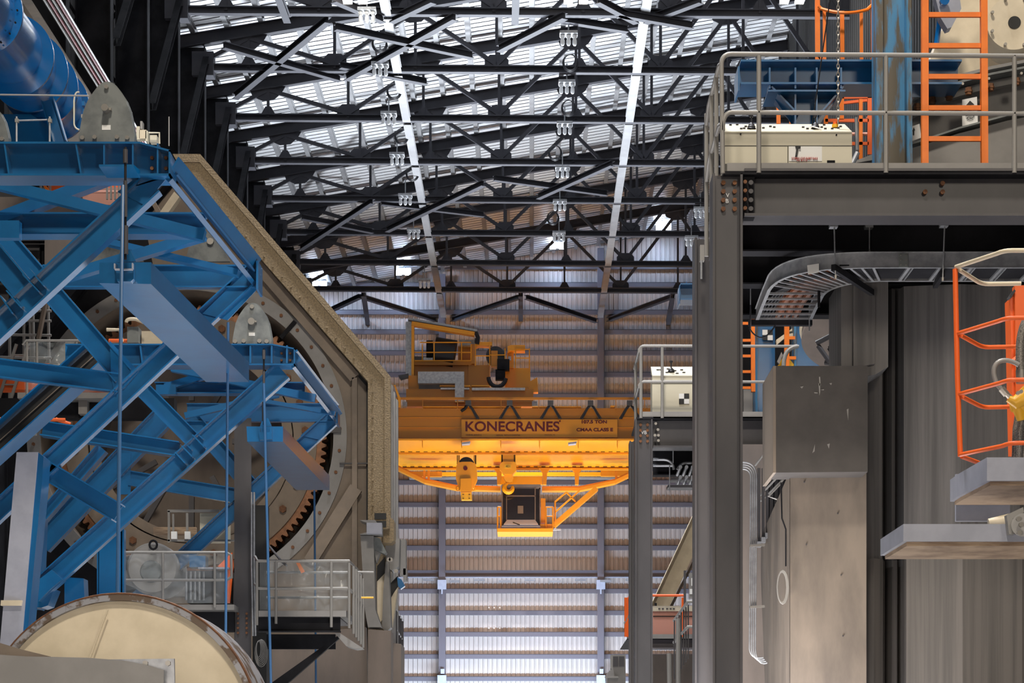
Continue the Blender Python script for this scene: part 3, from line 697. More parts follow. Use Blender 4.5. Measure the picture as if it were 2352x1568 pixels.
MB().prism([(886,1290),(893,1290),(898,1440),(886,1452),(877,1440),(880,1360)],YH-.5,.4).build('leg_plate','greypaint',t)
MB().prism([(866,1300),(884,1278),(884,1316),(866,1335)],YH-.1,.1).prism([(896,1340),(913,1322),(915,1345),(896,1375)],YH+.1,.1).build('hollow','ink',t)
MB().prism([(884,1316),(866,1335),(866,1440),(880,1420)],YH-.3,.3).prism([(913,1345),(897,1375),(900,1440),(905,1410)],YH+.1,.3).build('leg_plate','cream',t)
MB().bolts([(893,1285),(898,1285),(910,1311)],YH-.9,.04,.05,8).build('bolt','bolt',t)
MB().prism([(912,1325),(922,1330),(930,1345),(920,1352),(914,1345)],YH-.2,.2).solo('blue_rag','blue','crumpled dark blue rag hanging under the right foot of the tan housing','rag')
MB().prism([(845,1445),(898,1448),(898,1700),(836,1700),(845,1600)],YH-1.2,.65).solo('concrete_pedestal','taupe','tall grey concrete pedestal under the foot linkage','pedestal','pedestals under the housing')
MB().prism([(898,1476),(921,1478),(921,1700),(898,1700)],YH+1.0,1.2).solo('concrete_pedestal','taupe','narrow darker pedestal just right of the tall one, beside the bright wall','pedestal','pedestals under the housing')
for i,(y) in enumerate((1405,1448)):
    pass
t=thing('walkway_railing','small dark railing beyond the narrow pedestal at the left of the bright wall','railing')
for y in (0,45): MB().tube([P(910,1400+y,44),P(925,1425+y,50)],.02,6).build('rail','galv',t)
for k in range(5): x=910+k*3.7; yy=1402+k*6; MB().tube([P(x,yy,44+k*1.3),P(x,yy+75,44+k*1.3)],.02,6).build('post','steel',t)
# lower concrete wall behind column
MB().prism([(600,1460),(840,1440),(848,1700),(600,1700)],YH-.5,.3).solo('base_wall','taupe','beige grey base wall under the hanging platform','base wall')
# ------------------------------------------------------------------ dark column and platform
t=thing('platform_column','dark grey steel column with two rows of bolts in front of the tan housing','column')
MB().prism([(538,960),(577,960),(577,1700),(538,1700)],34.5,.02).build('flange','steel',t)
MB().prism([(538,960),(577,960),(577,1700),(538,1700)],34.8,.02).build('flange','steel',t)
MB().prism([(556,960),(559,960),(559,1700),(556,1700)],34.52,.28).build('web','steel',t)
for x in (547,567):
    for k in range(5): MB().bolts([(x,1409+k*11)],34.5,.02,.03,8).build('bolt','rust',t)
MB().prism([(590,1160),(612,1160),(612,1700),(580,1700),(580,1160)],36.5,.4).solo('back_column','ink','black steel column seen behind the tall conduits','column')
mb=MB()
for x in (580,586): mb.tube([P(x-2,1130,34.3),P(x-2,1300,34.3),P(x+1,1460,34.3)],.016,6)
mb.solo('conduit_pair','galv','pair of thin metal conduits running down the dark column','conduit')
t=thing('cable_coil','coil of grey wire hanging at the foot of the conduits','cable coil')
mb=MB()
for k in range(7):
    c=P(594+k*.8,1490+k*1.5,34.1); mb.tube([(c.x+math.cos(a)*(.035+.011*k),c.y+.01*k,c.z+math.sin(a)*(.13+.014*k)) for a in [j*math.pi/8 for j in range(16)]],.006,5,closed=True)
mb.build('wire_loops','rail',t)
# platform with plastic sheeting
def railing(name,label,path,Y,ys,posts,r=.022,m='rail',grp=None,toe=None):
    t=thing(name,label,'railing',grp)
    for y in ys: MB().tube([P(x,y+dy,Y+dY) for x,dy,dY in path],r,8).build('rail',m,t)
    for x,dy,dY,y0,y1 in posts: MB().tube([P(x,y0+dy,Y+dY),P(x,y1+dy,Y+dY)],r,8).build('post',m,t)
    return t
YP=33.0
t=thing('hanging_platform','dark steel platform with a grey edge board, left of the housing foot','platform')
MB().pbox(594,1402,795,1416,YP,1.6).build('edge_board','greypaint',t)
MB().ib((594,1434),(782,1434),YP+.1,34,.2).build('edge_beam','black',t)
MB().pbox(594,1416,782,1420,YP+.1,1.6).build('deck','steel',t)
MB().prism([(768,1453),(780,1453),(832,1487),(815,1489),(795,1483)],YP+.1,.5).build('corner_bracket','greypaint',t)
MB().prism([(623,1568),(775,1460),(785,1460),(625,1600)],YP+.4,.12).build('knee_brace','black',t)
MB().prism([(612,1456),(770,1456),(770,1490),(612,1490)],YP+1.7,.1).build('rear_beam','black',t)
path=[(586,-10,.5),(592,0,0),(802,0,0),(830,30,1.4)]
t=railing('platform_railing','grey pipe railing around the hanging platform, wrapped in clear plastic',path,YP,(1288,1351),[(634,0,0,1288,1432),(761,0,0,1288,1440),(590,0,0,1288,1435),(802,0,0,1292,1442)])
for k in range(5):
    x=812+k*5.5; MB().tube([P(x,1300+k*7,YP+.3+k*.25),P(x,1455+k*8,YP+.3+k*.25)],.022,8).build('post','rail',t)
MB().tube([P(802,1351,YP),P(834,1392,YP+1.4)],.02,8).build('rail','rail',t)
MB().tube([P(612,1314,YP+1.2),P(800,1314,YP+1.2)],.02,8).tube([P(612,1372,YP+1.2),P(800,1372,YP+1.2)],.02,8).build('rear_rail','rail',t)
def sheet(pts,Y,label,wob=.04):
    mb=MB(); (x0,y0),(x1,y1)=pts; nx,ny=26,10; vs=[]
    for j in range(ny+1):
        for i in range(nx+1):
            p=P(x0+(x1-x0)*i/nx,y0+(y1-y0)*j/ny,Y); p.y+=wob*math.sin(i*1.3+j*.6)*math.sin(j*.4+1)+wob*.6*math.sin(i*.45-j); vs.append(p)
    w=nx+1; mb.add(vs,[(j*w+i,j*w+i+1,(j+1)*w+i+1,(j+1)*w+i) for j in range(ny) for i in range(nx)],True)
    return mb.solo('plastic_sheet','sheet',label,'plastic sheet')
sheet(((596,1290),(800,1402)),YP+.08,'clear wrinkled plastic sheet tied to the hanging platform railing')
MB().tube([P(600,1232,YH-2),P(648,1290,YP+2),P(658,1298,YP+1)],.02,6).solo('thin_lever','steel','dark thin rod pointing down at the hanging platform','rod')
MB().prism([(680,1292),(688,1292),(700,1312),(692,1316)],YP+.5,.05).solo('orange_hook_tag','orange','small orange strap end hanging behind the plastic sheet','strap')
MB().tube([P(830,1372,YP+.2),P(858,1372,YP+.2)],.015,8).solo('brass_stub','yellow','short brass rod sticking out of the platform railing','rod')
MB().tube([P(822,1313,YP+.2),P(858,1314,YP+.2)],.015,8).solo('steel_stub','rail','short grey rod sticking out above the brass one','rod')
# lower walkway to the left with motor behind plastic
YQ=34.0
t=thing('lower_walkway','grey walkway edge behind the blue frame, left of the bolted column','walkway')
MB().pbox(400,1388,538,1400,YQ,1.2).build('edge_board','greypaint',t)
MB().pbox(300,1400,538,1450,YQ+.4,.2).build('edge_beam','black',t)
t=railing('walkway_railing','grey pipe railing of the lower walkway, left of the bolted column',[(284,0,0),(520,0,0),(531,6,0),(532,60,0)],YQ-.1,(1268,),[(374,0,0,1268,1390),(493,0,0,1268,1395)])
MB().tube([P(284,1332,YQ-.1),P(520,1332,YQ-.1),P(531,1325,YQ-.1)],.022,8).build('rail','rail',t)
sheet(((288,1272),(528,1385)),YQ,'clear plastic sheet hanging on the lower walkway railing')
t=thing('electric_motor','grey round motor with a cooling cover behind the lower walkway railing','motor')
c=P(350,1305,YQ+.8); MB().lathe(c,[(.0,0),(.38,0),(.42,.05),(.42,.9)],40).build('motor_body','greypaint',t)
MB().lathe(c-V(.02,.03,.05),[(.0,0),(.16,0),(.18,.03)],24).build('motor_cap','zinc',t)
c=P(352,1258,YQ+.7); MB().tube([(c.x+math.cos(a)*.06,c.y,c.z+.05+math.sin(a)*.07) for a in [j*math.pi/6 for j in range(12)]],.018,6,closed=True).build('lifting_eye','black',t)
t=thing('control_cabinet','cream cabinet on a slotted metal frame behind the lower blue diagonal','cabinet')
MB().pbox(459,1178,520,1240,YQ+1.5,.5).build('cabinet_body','console',t)
mb=MB().fb((385,1173),(505,1173),YQ+1.3,6,.04).fb((388,1173),(388,1245),YQ+1.3,5,.04).fb((430,1178),(430,1240),YQ+1.3,5,.04).fb((385,1241),(538,1241),YQ+1.3,4,.04).fb((398,1180),(398,1236),YQ+1.3,4,.04)
mb.build('slotted_frame','rail',t)
for x in (399,430): MB().pbox(x-6,1220,x+7,1237,YQ+1.2,.06).build('terminal_block','white',t)
MB().pbox(352,1210,450,1228,YQ+2.2,.1).solo('plywood_strip','wood','strip of raw plywood in the shade behind the slotted frame','plywood')
t=thing('hydraulic_unit','dark hydraulic unit with pipes and a blue block behind the lower plastic sheet','hydraulic unit')
MB().pbox(430,1310,530,1384,YQ+.5,.5).build('unit_body','steel',t)
MB().pbox(435,1276,472,1302,YQ+.5,.3).build('blue_block','blue',t)
for k in range(5): MB().tube([P(428+k*10,1312,YQ+.4),P(428+k*10,1378,YQ+.4)],.02,8).build('pipe','galv',t)
MB().pbox(455,1302,525,1306,YQ+.3,.2).build('tray','pale',t)
MB().prism([(500,1300),(533,1268),(536,1300),(528,1385),(520,1385),(522,1310)],YQ+.45,.05).solo('orange_tarp','orangered','bright orange cloth hanging just left of the bolted column','cloth')
# dim machinery behind the blue frames
t=thing('middle_platform','grey deck edge seen behind the near blue frame, carrying plastic wrapped gear','platform')
MB().pbox(40,901,275,914,37,1.8).build('edge_board','greypaint',t)
MB().pbox(-60,914,400,960,37.4,.3).build('edge_beam','black',t)
MB().pbox(180,918,200,950,37.2,.2).pbox(60,925,80,950,37.2,.2).build('post_foot','greypaint',t)
sheet(((55,785),(330,900)),37.0,'greyish plastic sheet behind the near blue frame, above the grey deck edge',.06)
t=railing('deck_railing','pale pipe railing on the middle deck behind the near blue frame',[(52,10,0),(60,0,0),(215,0,0)],36.9,(782,840),[(62,0,0,785,905),(85,0,0,785,840),(176,0,0,785,905)])
MB().prism([(110,840),(150,785),(172,785),(132,870)],37.6,.3).solo('conveyor_arm','zinc','pale slanted arm behind the plastic sheet at left','arm')
MB().fb((0,868),(260,868),38.4,60,.3).solo('orange_chest','orangered','orange red body behind the plastic sheeting at the left edge','machine body')
for i,(a,b,Y,r,lb) in enumerate((((250,782),(390,783),36.5,.03,'orange red rail bar above the second blue frame girder'),((-20,962),(150,964),36,.03,'orange red rail bar at the left edge behind the inclined channel'),((128,962),(162,974),36.2,.03,'bent end of an orange red rail behind the inclined channel'),((-20,980),(20,985),35.5,.04,'short orange red rail at the far left edge'))):
    MB().tube([P(*a,Y),P(*b,Y)],r,8).solo('orange_rail','orangered',lb,'rail')
t=thing('inclined_ladder','pale ladder leaning in the dark behind the blue frame at the left edge','ladder')
for dx in (0,28):
    MB().fb((38+dx,790),(-30+dx,1000),38.2,6,.05).build('side_rail','rail',t)
for k in range(6): MB().fb((30-k*11,815+k*34),(56-k*11,815+k*34),38.2,3,.04).build('rung','rail',t)
mb=MB()
t=thing('upper_gallery','orange and grey gallery railing seen under the near blue girder','gallery')
MB().tube([P(100,419,38),P(200,419,38)],.025,8).tube([P(210,441,37.6),P(290,441,37.6)],.025,8).build('rail','pink',t)
for x in (115,160,94): MB().tube([P(x,400,38),P(x,440,38)],.025,8).build('post','rail',t)
MB().pbox(110,425,290,442,38.4,.3).build('orange_panel','orangered',t)
MB().pbox(190,430,290,470,38.3,.1).build('salmon_panel','pink',t)
MB().prism([(97,424),(104,424),(115,440),(108,440)],37.9,.05).prism([(135,409),(150,409),(143,418)],37.9,.05).build('orange_bracket','orange',t)
for k in range(4): MB().fb((246+k*9,425),(246+k*9,458),37.5,4,.05).build('pipe_stub','rail',t)
MB().pbox(-60,452,300,492,39.2,.3).solo('tan_beam','taupe','dim tan beam behind the crossing blue lacing bars','beam')
MB().prism([(365,490),(400,440),(412,452),(385,490)],39,.2).solo('cream_strut','cream','short cream strut visible through the top of the near blue frame','strut')
MB().prism([(340,455),(352,455),(372,490),(360,490)],39.3,.2).solo('cream_bracket','beige','small beige bracket left of the cream strut','bracket')
t=thing('far_lug_plate','weathered grey lug plate seen behind the right part of the near blue frame','steel plate')
MB().prism([(425,600),(440,545),(470,530),(500,545),(528,600)],38.5,.1).build('plate','zinc',t)
MB().bolts([(484,556)],38.5,.06,.08,8).build('pin','bolt',t)
MB().prism([(185,610),(200,580),(240,560),(300,560),(330,600)],38.8,.1).solo('grey_hood','zinc','pale grey hood visible left of the turnbuckle rod','hood')
# scaffolding in the dark
t=thing('scaffold_tower','thin scaffold tubes standing in the dark behind the near blue frame','scaffold')
for x in (22,55,68,75,110): MB().tube([P(x,690,40.5),P(x+(6 if x>60 else 0),1000,40.5)],.03,6).build('standard','rail',t)
for y in (712,735,768,820): MB().tube([P(-10,y,40.4),P(118,y+2,40.4)],.025,6).build('ledger','rail',t)
MB().tube([P(105,692,40.3),P(88,778,40.3)],.05,6).build('brace','beige',t)
# grey hoist parts around the drum, left of second girder
t=thing('cream_pump','small cream pump with bent pipes behind the near box beam','pump')
MB().tube(arc(P(290,740,36),P(290,730,36),P(312,733,36))+[P(330,740,36)],.03,8).build('bent_pipe','cream',t)
MB().tube([P(245,757,36),P(275,757,36),P(280,785,36)],.03,8).build('bent_pipe','cream',t)
MB().pbox(292,750,318,786,36.2,.3).build('pump_body','zinc',t)
MB().pbox(325,760,372,790,36.4,.3).build('pump_tank','cream',t)
# dark backdrop machinery wall
t=thing('machine_back_frame','big dark steel frame filling the space behind the blue frames','machine frame')
MB().pbox(-300,430,380,1700,46.5,.6).build('back_panel','steel',t)
for k in range(6):
    MB().ib((-40+k*70,500),(-40+k*70,1600),46.2,12,.3).build('back_post','black',t)
for y in (560,640,960,1060,1180): MB().ib((-100,y),(400,y),46.1,10,.3).build('back_rail','steel',t)
# ------------------------------------------------------------------ near platform (right)
YN=20.0
def column(label,x0,x1,ytop,Y,ybot=2300,depth=.36,bolts=None,m='steel',grp=None,name='steel_column'):
    t=thing(name,label,'column',grp)
    ybot=min(ybot,HY+CZ*F/Y-4)
    w=.022*F/Y
    MB().prism([(x0,ytop),(x0+w,ytop),(x0+w,ybot),(x0,ybot)],Y,depth).build('left_flange',m,t)
    MB().prism([(x1-w,ytop),(x1,ytop),(x1,ybot),(x1-w,ybot)],Y,depth).build('right_flange',m,t)
    MB().prism([(x0+w,ytop),(x1-w,ytop),(x1-w,ybot),(x0+w,ybot)],Y+depth*.22,.02,Yref=Y).build('web',m,t)
    return t
t=column('thick dark grey column at the front corner of the near right platform',1637,1706,398,YN)
for r in range(4):
    for x in (1661,1687): MB().bolts([(x,421+r*20)],YN+.08,.021,.03,10).build('bolt','rust',t)
for dx,y,h,s in ((1671,449,9,'V'),(1670,462,9,'B')): text('chalk_letter',s,dx,y,YN+.077,h,'chalk',t)
t=column('dark column one step behind the corner column of the near right platform',1596,1636,545,22.6)
MB().prism([(1608,562),(1618,562),(1618,598),(1608,598)],22.5,.08).build('white_device','rail',t)
MB().tube([P(1611,598,22.4),P(1611,640,22.4)],.012,6).build('conduit','galv',t)
t=thing('platform_beam','deep dark grey beam carrying the near right platform','beam')
MB().ib((1706,452),(2560,452),YN+.16,108,.34,tf=.024).build('beam_body','steel',t)
MB().pbox(1708,405,1733,500,YN+.05,.12).build('end_plate','black',t)
for r in range(4):
    MB().bolts([(1724,441+r*20-20)],YN+.05,.022,.035,10).build('bolt','steel',t)
    MB().bolts([(1711,439+r*20-20)],YN+.03,.018,.03,8).build('bolt','rust',t)
MB().bolts([(2124,442),(2164,442),(2164,422)],YN+.14,.022,.03,10).build('bolt','rust',t)
t=thing('platform_deck','near right platform deck with a grey edge board','platform')
MB().pbox(1670,374,2560,397,YN+.02,.012).build('edge_board','greypaint',t)
a=P(1662,400,YN); b=P(2560,400,YN); MB().box(a.x,b.x,YN+.0,YN+1.8,a.z-.0,a.z+.03).build('deck_plate','black',t); MB().box(2.15,b.x,YN+1.8,YN+5.0,a.z-.0,a.z+.03).build('deck_plate','black',t)
for i,yy in enumerate((21.4,22.8,24.3)): MB().ibeam((a.x if yy<21.5 else 2.15,yy,a.z-.2),(b.x,yy,a.z-.2),.38,.22).build('floor_beam','black',t)
MB().ibeam((a.x+.1,YN+.2,a.z-.2),(a.x+.1,YN+1.7,a.z-.2),.38,.2,up=(0,0,1)).build('side_beam','steel',t)
t=thing('platform_railing','thick grey pipe railing along the edge of the near right platform','railing')
r=.022
def bend(x,y,Y,R=12): return arc(P(x-R+1-8,y+R+6,Y),P(x-12,y,Y),P(x+6,y,Y),6)
top=[P(1660,398,YN)]+arc(P(1657,150,YN),P(1657,124,YN),P(1680,124,YN),8)+[P(2560,130,YN)]
MB().tube(top,r,10).build('top_rail','rail',t)
MB().tube(arc(P(1660,300,YN),P(1658,260,YN),P(1680,258,YN),8)+[P(2560,262,YN)],r,10).build('middle_rail','rail',t)
for x in (1743,2035,2330): MB().tube([P(x,128,YN),P(x,397,YN)],r,10).build('post','rail',t)
xw=P(1657,0,YN).x
for y0 in (150,290):
    z=P(0,y0-20,YN).z; MB().tube([(xw,YN,z-.06)]+[(xw,YN+.25+k*.3,z) for k in range(5)]+[(xw,21.7,z-.12),(xw,21.7,z-.5)],r*.9,8).build('side_rail','rail',t)
for y in (20.55,21.1,21.7): MB().tube([(xw,y,P(0,398,YN).z-.35),(xw,y,P(0,130,YN).z)],r,8).build('side_post','rail',t)
# console
def console(label,x0,x1,yb,yt,ybt,Y,seam,group=None,name='control_console',skew=8):
    t=thing(name,label,'control console',group)
    MB().pbox(x0,yt,x1,ybt,Y,.45).build('desk_body','console',t)
    a=P(x0,yt,Y-.01);b=P(x1,yt,Y-.01); h=(yt-yb)*Y/F; d=.35
    MB().hexa([(a.x,a.y,a.z-.012),(b.x,a.y,a.z-.012),(b.x,a.y+d,a.z+h-.012),(a.x,a.y+d,a.z+h-.012),(a.x,a.y,a.z),(b.x,a.y,a.z),(b.x-.02,a.y+d,a.z+h+d*.28),(a.x,a.y+d,a.z+h+d*.28)]).build('sloped_top','console',t)
    for y in seam: MB().pbox(x0,y,x1,y+1.2,Y-.004,.01).build('panel_seam','ink',t)
    return t
def onslope(x,f,Y,yt,yb): 
    a=P(x,yt,Y-.01); h=(yt-yb)*Y/F+.35*.28; return V(a.x,a.y+.35*f,a.z+h*f)
t=console('long cream control console with two joysticks behind the near platform railing',1665,1957,283,302,376,20.5,(334,))
for x,f,s in ((1729,.35,1.0),(1877,.35,1.0)):
    c=onslope(x,f,20.5,302,283); MB().lathe(c,[(.045,0),(.035,.015),(.04,.02),(.028,.035),(.03,.04),(.012,.06)],14,axis='z').cyl(c+V(0,0,.05),c+V(0,0,.11),.008,n=8).cyl(c+V(0,0,.11),c+V(0,0,.15),.016,n=8).build('joystick','blackrub',t)
MB().tube([onslope(1865,.4,20.5,302,283)+V(0,0,.02),onslope(1872,.2,20.5,302,283)+V(.0,0,.03),onslope(1884,.2,20.5,302,283)+V(.02,-.02,0)],.006,6).build('white_wire','white',t)
mb=MB()
for x,f in ((1684,.8),(1700,.85),(1705,.3),(1718,.6),(1712,.35),(1757,.4),(1775,.6),(1783,.5),(1850,.5),(1858,.3),(1893,.5),(1899,.3),(1915,.3),(1930,.4),(1938,.6),(1902,.8)):
    c=onslope(x,f,20.5,302,283); mb.box(c.x-.012,c.x+.012,c.y-.01,c.y+.01,c.z,c.z+.012)
mb.build('push_buttons','blackrub',t)
c=onslope(1924,.5,20.5,302,283); MB().cyl(c,c+V(0,0,.03),.03,n=14).build('yellow_ring','yellow',t); MB().cyl(c+V(0,0,.03),c+V(0,0,.055),.02,n=14).build('stop_button','orangered',t)
MB().bolts([(1701,308),(1921,310)],20.5,.008,.01,8).build('key_lock','black',t)
MB().prism([(1827,334),(1839,334),(1839,339),(1834,339),(1831,358),(1827,358),(1830,339)],20.47,.03).build('door_handle','ink',t)
MB().pbox(1809,336,1810.5,374,20.495,.01).build('panel_seam','ink',t)
MB().pbox(1812,336,1888,370,20.494,.004).build('taped_note','white',t)
text('note_writing','2C709451C307-SKERT RAILS',1848,364,20.49,5,'redink',t,60); text('note_writing','MC 8/1/16',1842,369,20.49,3,'redink',t,24)
MB().pbox(1900,368,1918,376,20.49,.02).build('door_latch','black',t)
# blue column and beam
t=thing('blue_column','worn blue steel column rising through the near right platform','column')
YB2=21.6
MB().prism([(2012,-80),(2028,-80),(2028,400),(2014,400)],YB2,.3).build('left_flange','blueold',t)
MB().prism([(2082,-80),(2093,-80),(2096,400),(2084,400)],YB2,.3).build('right_flange','blueold',t)
MB().prism([(2026,-80),(2084,-80),(2086,400),(2026,400)],YB2+.14,.02).build('web','blueold',t)
t=thing('blue_beam','blue horizontal beam with stiffeners and a tapered bracket, behind the near console','beam')
MB().ib((1697,180),(2200,180),22.3,56,.42,tf=.02).build('beam_body','blue',t)
MB().pbox(1695,152,1699,208,22.1,.4).build('end_plate','blue',t)
for x in (1768,1827,1876,1932): MB().pbox(x-2,155,x+2,203,22.11,.18).build('stiffener','blue',t)
MB().pbox(1764,206,1942,210,22.05,.5).build('mount_plate','blue',t)
MB().prism([(1768,210),(1932,210),(1880,290),(1822,290)],22.3,.02).build('bracket_web','blue',t)
for a,b in (((1768,211),(1830,275)),((1932,211),(1876,275))): MB().fb(a,b,22.3,4,.35).build('bracket_flange','blue',t)
for x in (1827,1876): MB().pbox(x-2,211,x+2,290,22.11,.18).build('stiffener','blue',t)
MB().bolts([(1803,199),(1839,199),(1866,199),(1901,199),(1803,215),(1839,215),(1866,215),(1901,215)],22.28,.015,.03,8).build('bolt','bolt',t)
MB().prism([(1714,152),(1718,135),(1721,135),(1723,152)],22.3,.05).prism([(1764,152),(1768,135),(1771,137),(1775,152)],22.3,.05).build('top_lug','blue',t)
# ladder
def ladder(label,xl,xr,y0,y1,ys,Y,w,name='ladder',hr=11,m='orange',bot=None):
    t=thing(name,label,'ladder','orange ladders')
    for x in (xl,xr): MB().fb((x,y0),(x+(0 if x==xl else 2),y1),Y,w,.07).build('side_rail',m,t)
    for y in ys: MB().pbox(xl+w*.4,y-hr/2,xr-w*.4,y+hr/2,Y-.01,.03).build('rung',m,t)
    return t
ladder('bright orange ladder in front of the cream machine at the upper right',2124,2259,-60,400,(-38,33,104,175,247,318),21.0,15)
# cage hoop
t=thing('ladder_cage','orange ladder safety cage left of the blue column, with a curved hoop','ladder cage')
for x,w,ya in ((1877,11,-60),(1893,7,20),(1934,9,26),(1978,7,24),(2005,7,-60),(2001,2,-60)): MB().fb((x,ya),(x+1,152),22.9,w,.03).build('cage_bar','orange',t)
MB().tube([P(1880,14,22.85)]+arc(P(1886,20,22.85),P(1940,38,22.6),P(1992,22,22.85),8)+[P(2009,6,22.9)],.018,6).build('hoop','orange',t)
MB().fb((1880,128),(1899,153),22.9,8,.03).fb((2008,128),(1994,153),22.9,8,.03).build('brace','orange',t)
t=thing('orange_ladder_section','orange ladder frame seen under the blue beam, left of the blue column','ladder frame')
for x,w,ya,yb in ((1788,9,200,285),(1816,6,265,285),(1897,9,265,285),(1933,10,222,275),(1977,8,228,374),(1998,11,222,355)): MB().fb((x,ya),(x,yb),24.0,w,.03).build('bar','orange' if x!=1998 else 'orangered',t)
MB().fb((1935,224),(2012,222),24.0,7,.03).fb((1925,238),(1995,230),24.3,6,.03).fb((1895,277),(1995,277),24.0,7,.03).fb((1955,330),(1995,330),24.0,7,.03).build('cross_bar','orangered',t)
# chain and rope
t=thing('lifting_chain','steel lifting chain hanging above the right end of the near console','chain')
mb=MB(); k=0; y=-30
while y<285:
    c=P(1925,y,20.6); w=.012; h=.026; pl=[]
    for j in range(10):
        a=j*math.pi/5; u=math.cos(a)*w; v=math.sin(a)*h; pl.append((c.x+(u if k%2 else 0),c.y+(0 if k%2 else u),c.z+v))
    mb.tube(pl,.0055,5,closed=True); y+=9.6; k+=1
mb.build('chain_links','bolt',t)
rodx(1909,-20,1865,292,20.7,.006,'black','thin black rope running down slantwise to the right joystick of the near console','rope','thin_rope')
# cream machine top right
t=thing('cream_machine','big cream machine casing with a round bolted cover behind the orange ladder','machine')
MB().prism([(2215,-60),(2480,-60),(2480,200),(2352,150),(2200,185),(2090,235),(2110,205)],23.6,.5).build('casing','cream',t)
c=P(2330,52,22.9); MB().tube([c,c+V(.05,.5,0)],62*22.9/F,48).build('round_cover','cream',t)
MB().tube([c-V(0,.01,0),c+V(0,.02,0)],14.5*22.9/F,24).build('cover_hole','ink',t)
mb=MB()
for k in range(8):
    a=math.radians(22+45*k); q=c+V(math.cos(a)*56*22.9/F,0,math.sin(a)*56*22.9/F); mb.cyl(q,q-V(0,.04,0),.017,n=6)
mb.build('cover_bolts','bolt',t)
MB().prism([(2140,-40),(2200,-40),(2208,20),(2186,62),(2176,66),(2160,40)],23.0,.15).build('side_lug','pale',t)
c=P(2170,0,22.9); MB().cyl(c,c+V(0,.05,0),.05,n=20).build('lug_hole','pipeblue',t)
MB().tube([P(2152,20,23.3),P(2160,40,23.3),P(2150,110,23.3)],.03,8).build('blue_pipe','pipeblue',t)
A=[(2092,232),(2140,205),(2200,184),(2270,166),(2352,150),(2500,128)]
mb=MB()
def ribbon(pts,Y,h,d,m,name,t):
    mb=MB()
    for a,b in zip(pts[:-1],pts[1:]): mb.fb(a,b,Y+d/2,h,d)
    return mb.build(name,m,t)
t=thing('drum_flange','curved grey bolted drum flange sweeping up behind the orange ladder','drum flange')
ribbon(A,22.6,7,.3,'greypaint','outer_flange',t); ribbon([(x,y+14) for x,y in A],22.5,5,.3,'zinc','inner_flange',t); ribbon([(x,y+32) for x,y in A],22.7,16,.1,'greypaint','flange_web',t)
MB().prism([(x,y+20) for x,y in A]+[(2500,420),(2085,420)],22.9,.3).build('drum_side','greypaint',t)
ribbon([(2060,345),(2110,330),(2200,300),(2320,268),(2352,262),(2500,235)],22.4,4,.2,'zinc','lower_band',t)
MB().prism([(2040,360),(2110,336),(2200,307),(2320,276),(2500,240),(2500,420),(2040,420)],22.5,.25).build('lower_casing','greypaint',t)
for x,y in ((2108,245),(2141,230),(2180,220),(2225,208),(2275,199),(2335,186)):
    q=P(x,y,22.5); MB().cyl(q+V(0,0,.03),q-V(0,0,.045),.035,n=6).cyl(q-V(0,0,.0),q-V(0,0,.018),.043,n=6).build('nut','rust',t)
for x,y in ((2155,210),(2210,194),(2270,182),(2345,170)): MB().bolts([(x,y)],22.4,.015,.03).build('bolt','bolt',t)
def tag(pts,Y,t):
    MB().prism(pts,Y,.004).build('paper_sign','white',t)
tag([(2210,229),(2244,222),(2246,284),(2210,290)],22.45,t)
MB().prism([(2217,244),(2228,231),(2238,240),(2231,241),(2231,252),(2223,253),(2223,243)],22.44,.004).build('arrow','ink',t)
text('sign_text','LIFTING',2228,265,22.44,4.5,'ink',t,20); text('sign_text','POINT',2228,272,22.44,4.5,'ink',t,15)
tag([(2095,290),(2112,284),(2116,316),(2095,324)],22.35,t); MB().prism([(2096,300),(2099,292),(2102,299),(2100,300),(2100,310),(2097,310),(2097,301)],22.34,.004).build('arrow','ink',t)
MB().prism([(2040,358),(2012,366),(1955,376),(1958,372),(2014,350)],22.0,.2).solo('grey_fairing','greypaint','pale grey sloping fairing between the console and the blue column','fairing')
MB().tube([P(1970,350,21.9),P(1958,375,21.9)],.025,8).solo('steel_pipe_stub','galv','short tilted open pipe end beside the right end of the near console','pipe')
MB().tube([P(1967,270,22.1),P(1969,345,22.1)],.02,8).solo('steel_pipe_stub','galv','thin upright steel pipe standing between the near console and the orange frame','pipe')
MB().tube([P(1955,308,24.2),P(2012,308,24.2)],.02,8).tube([P(1990,271,24.2),P(2012,271,24.2)],.015,8).solo('rear_handrail','pink','reddish handrail glimpsed behind the orange frame','handrail')
# ------------------------------------------------------------------ under the platform: tray
t=thing('cable_tray','galvanised cable tray curving under the near right platform','cable tray')
zt0=P(0,617,21).z
def bez(pts,n=10):
    out=[]
    for i in range(n+1):
        s=i/n; a=Vector(pts[0])*(1-s)**3+Vector(pts[1])*3*s*(1-s)**2+Vector(pts[2])*3*s*s*(1-s)+Vector(pts[3])*s**3; out.append(a)
    return out
o_=[V(6.2,21,0),V(3.6,21,0)]+bez([(3.3,21,0),(2.85,21.02,0),(2.42,21.15,0),(2.40,21.95,0)],12)+[V(2.41,22.7,0),V(2.43,23.5,0)]
i_=[V(6.2,21.56,0),V(3.7,21.56,0)]+bez([(3.45,21.56,0),(3.2,21.6,0),(2.98,21.8,0),(2.97,22.2,0)],12)+[V(2.98,22.8,0),V(3.0,23.5,0)]
def side(path,name):
    mb=MB()
    for a,b in zip(path[:-1],path[1:]):
        A=a+V(0,0,zt0+.085); B=b+V(0,0,zt0+.085); mb.bar(A,B,.006,.15); mb.bar(a+V(0,0,zt0+.01),b+V(0,0,zt0+.01),.035,.006); mb.bar(a+V(0,0,zt0+.16),b+V(0,0,zt0+.16),.03,.006)
    return mb.build(name,'galv',t)
side(o_,'side_rail'); side(i_,'side_rail')
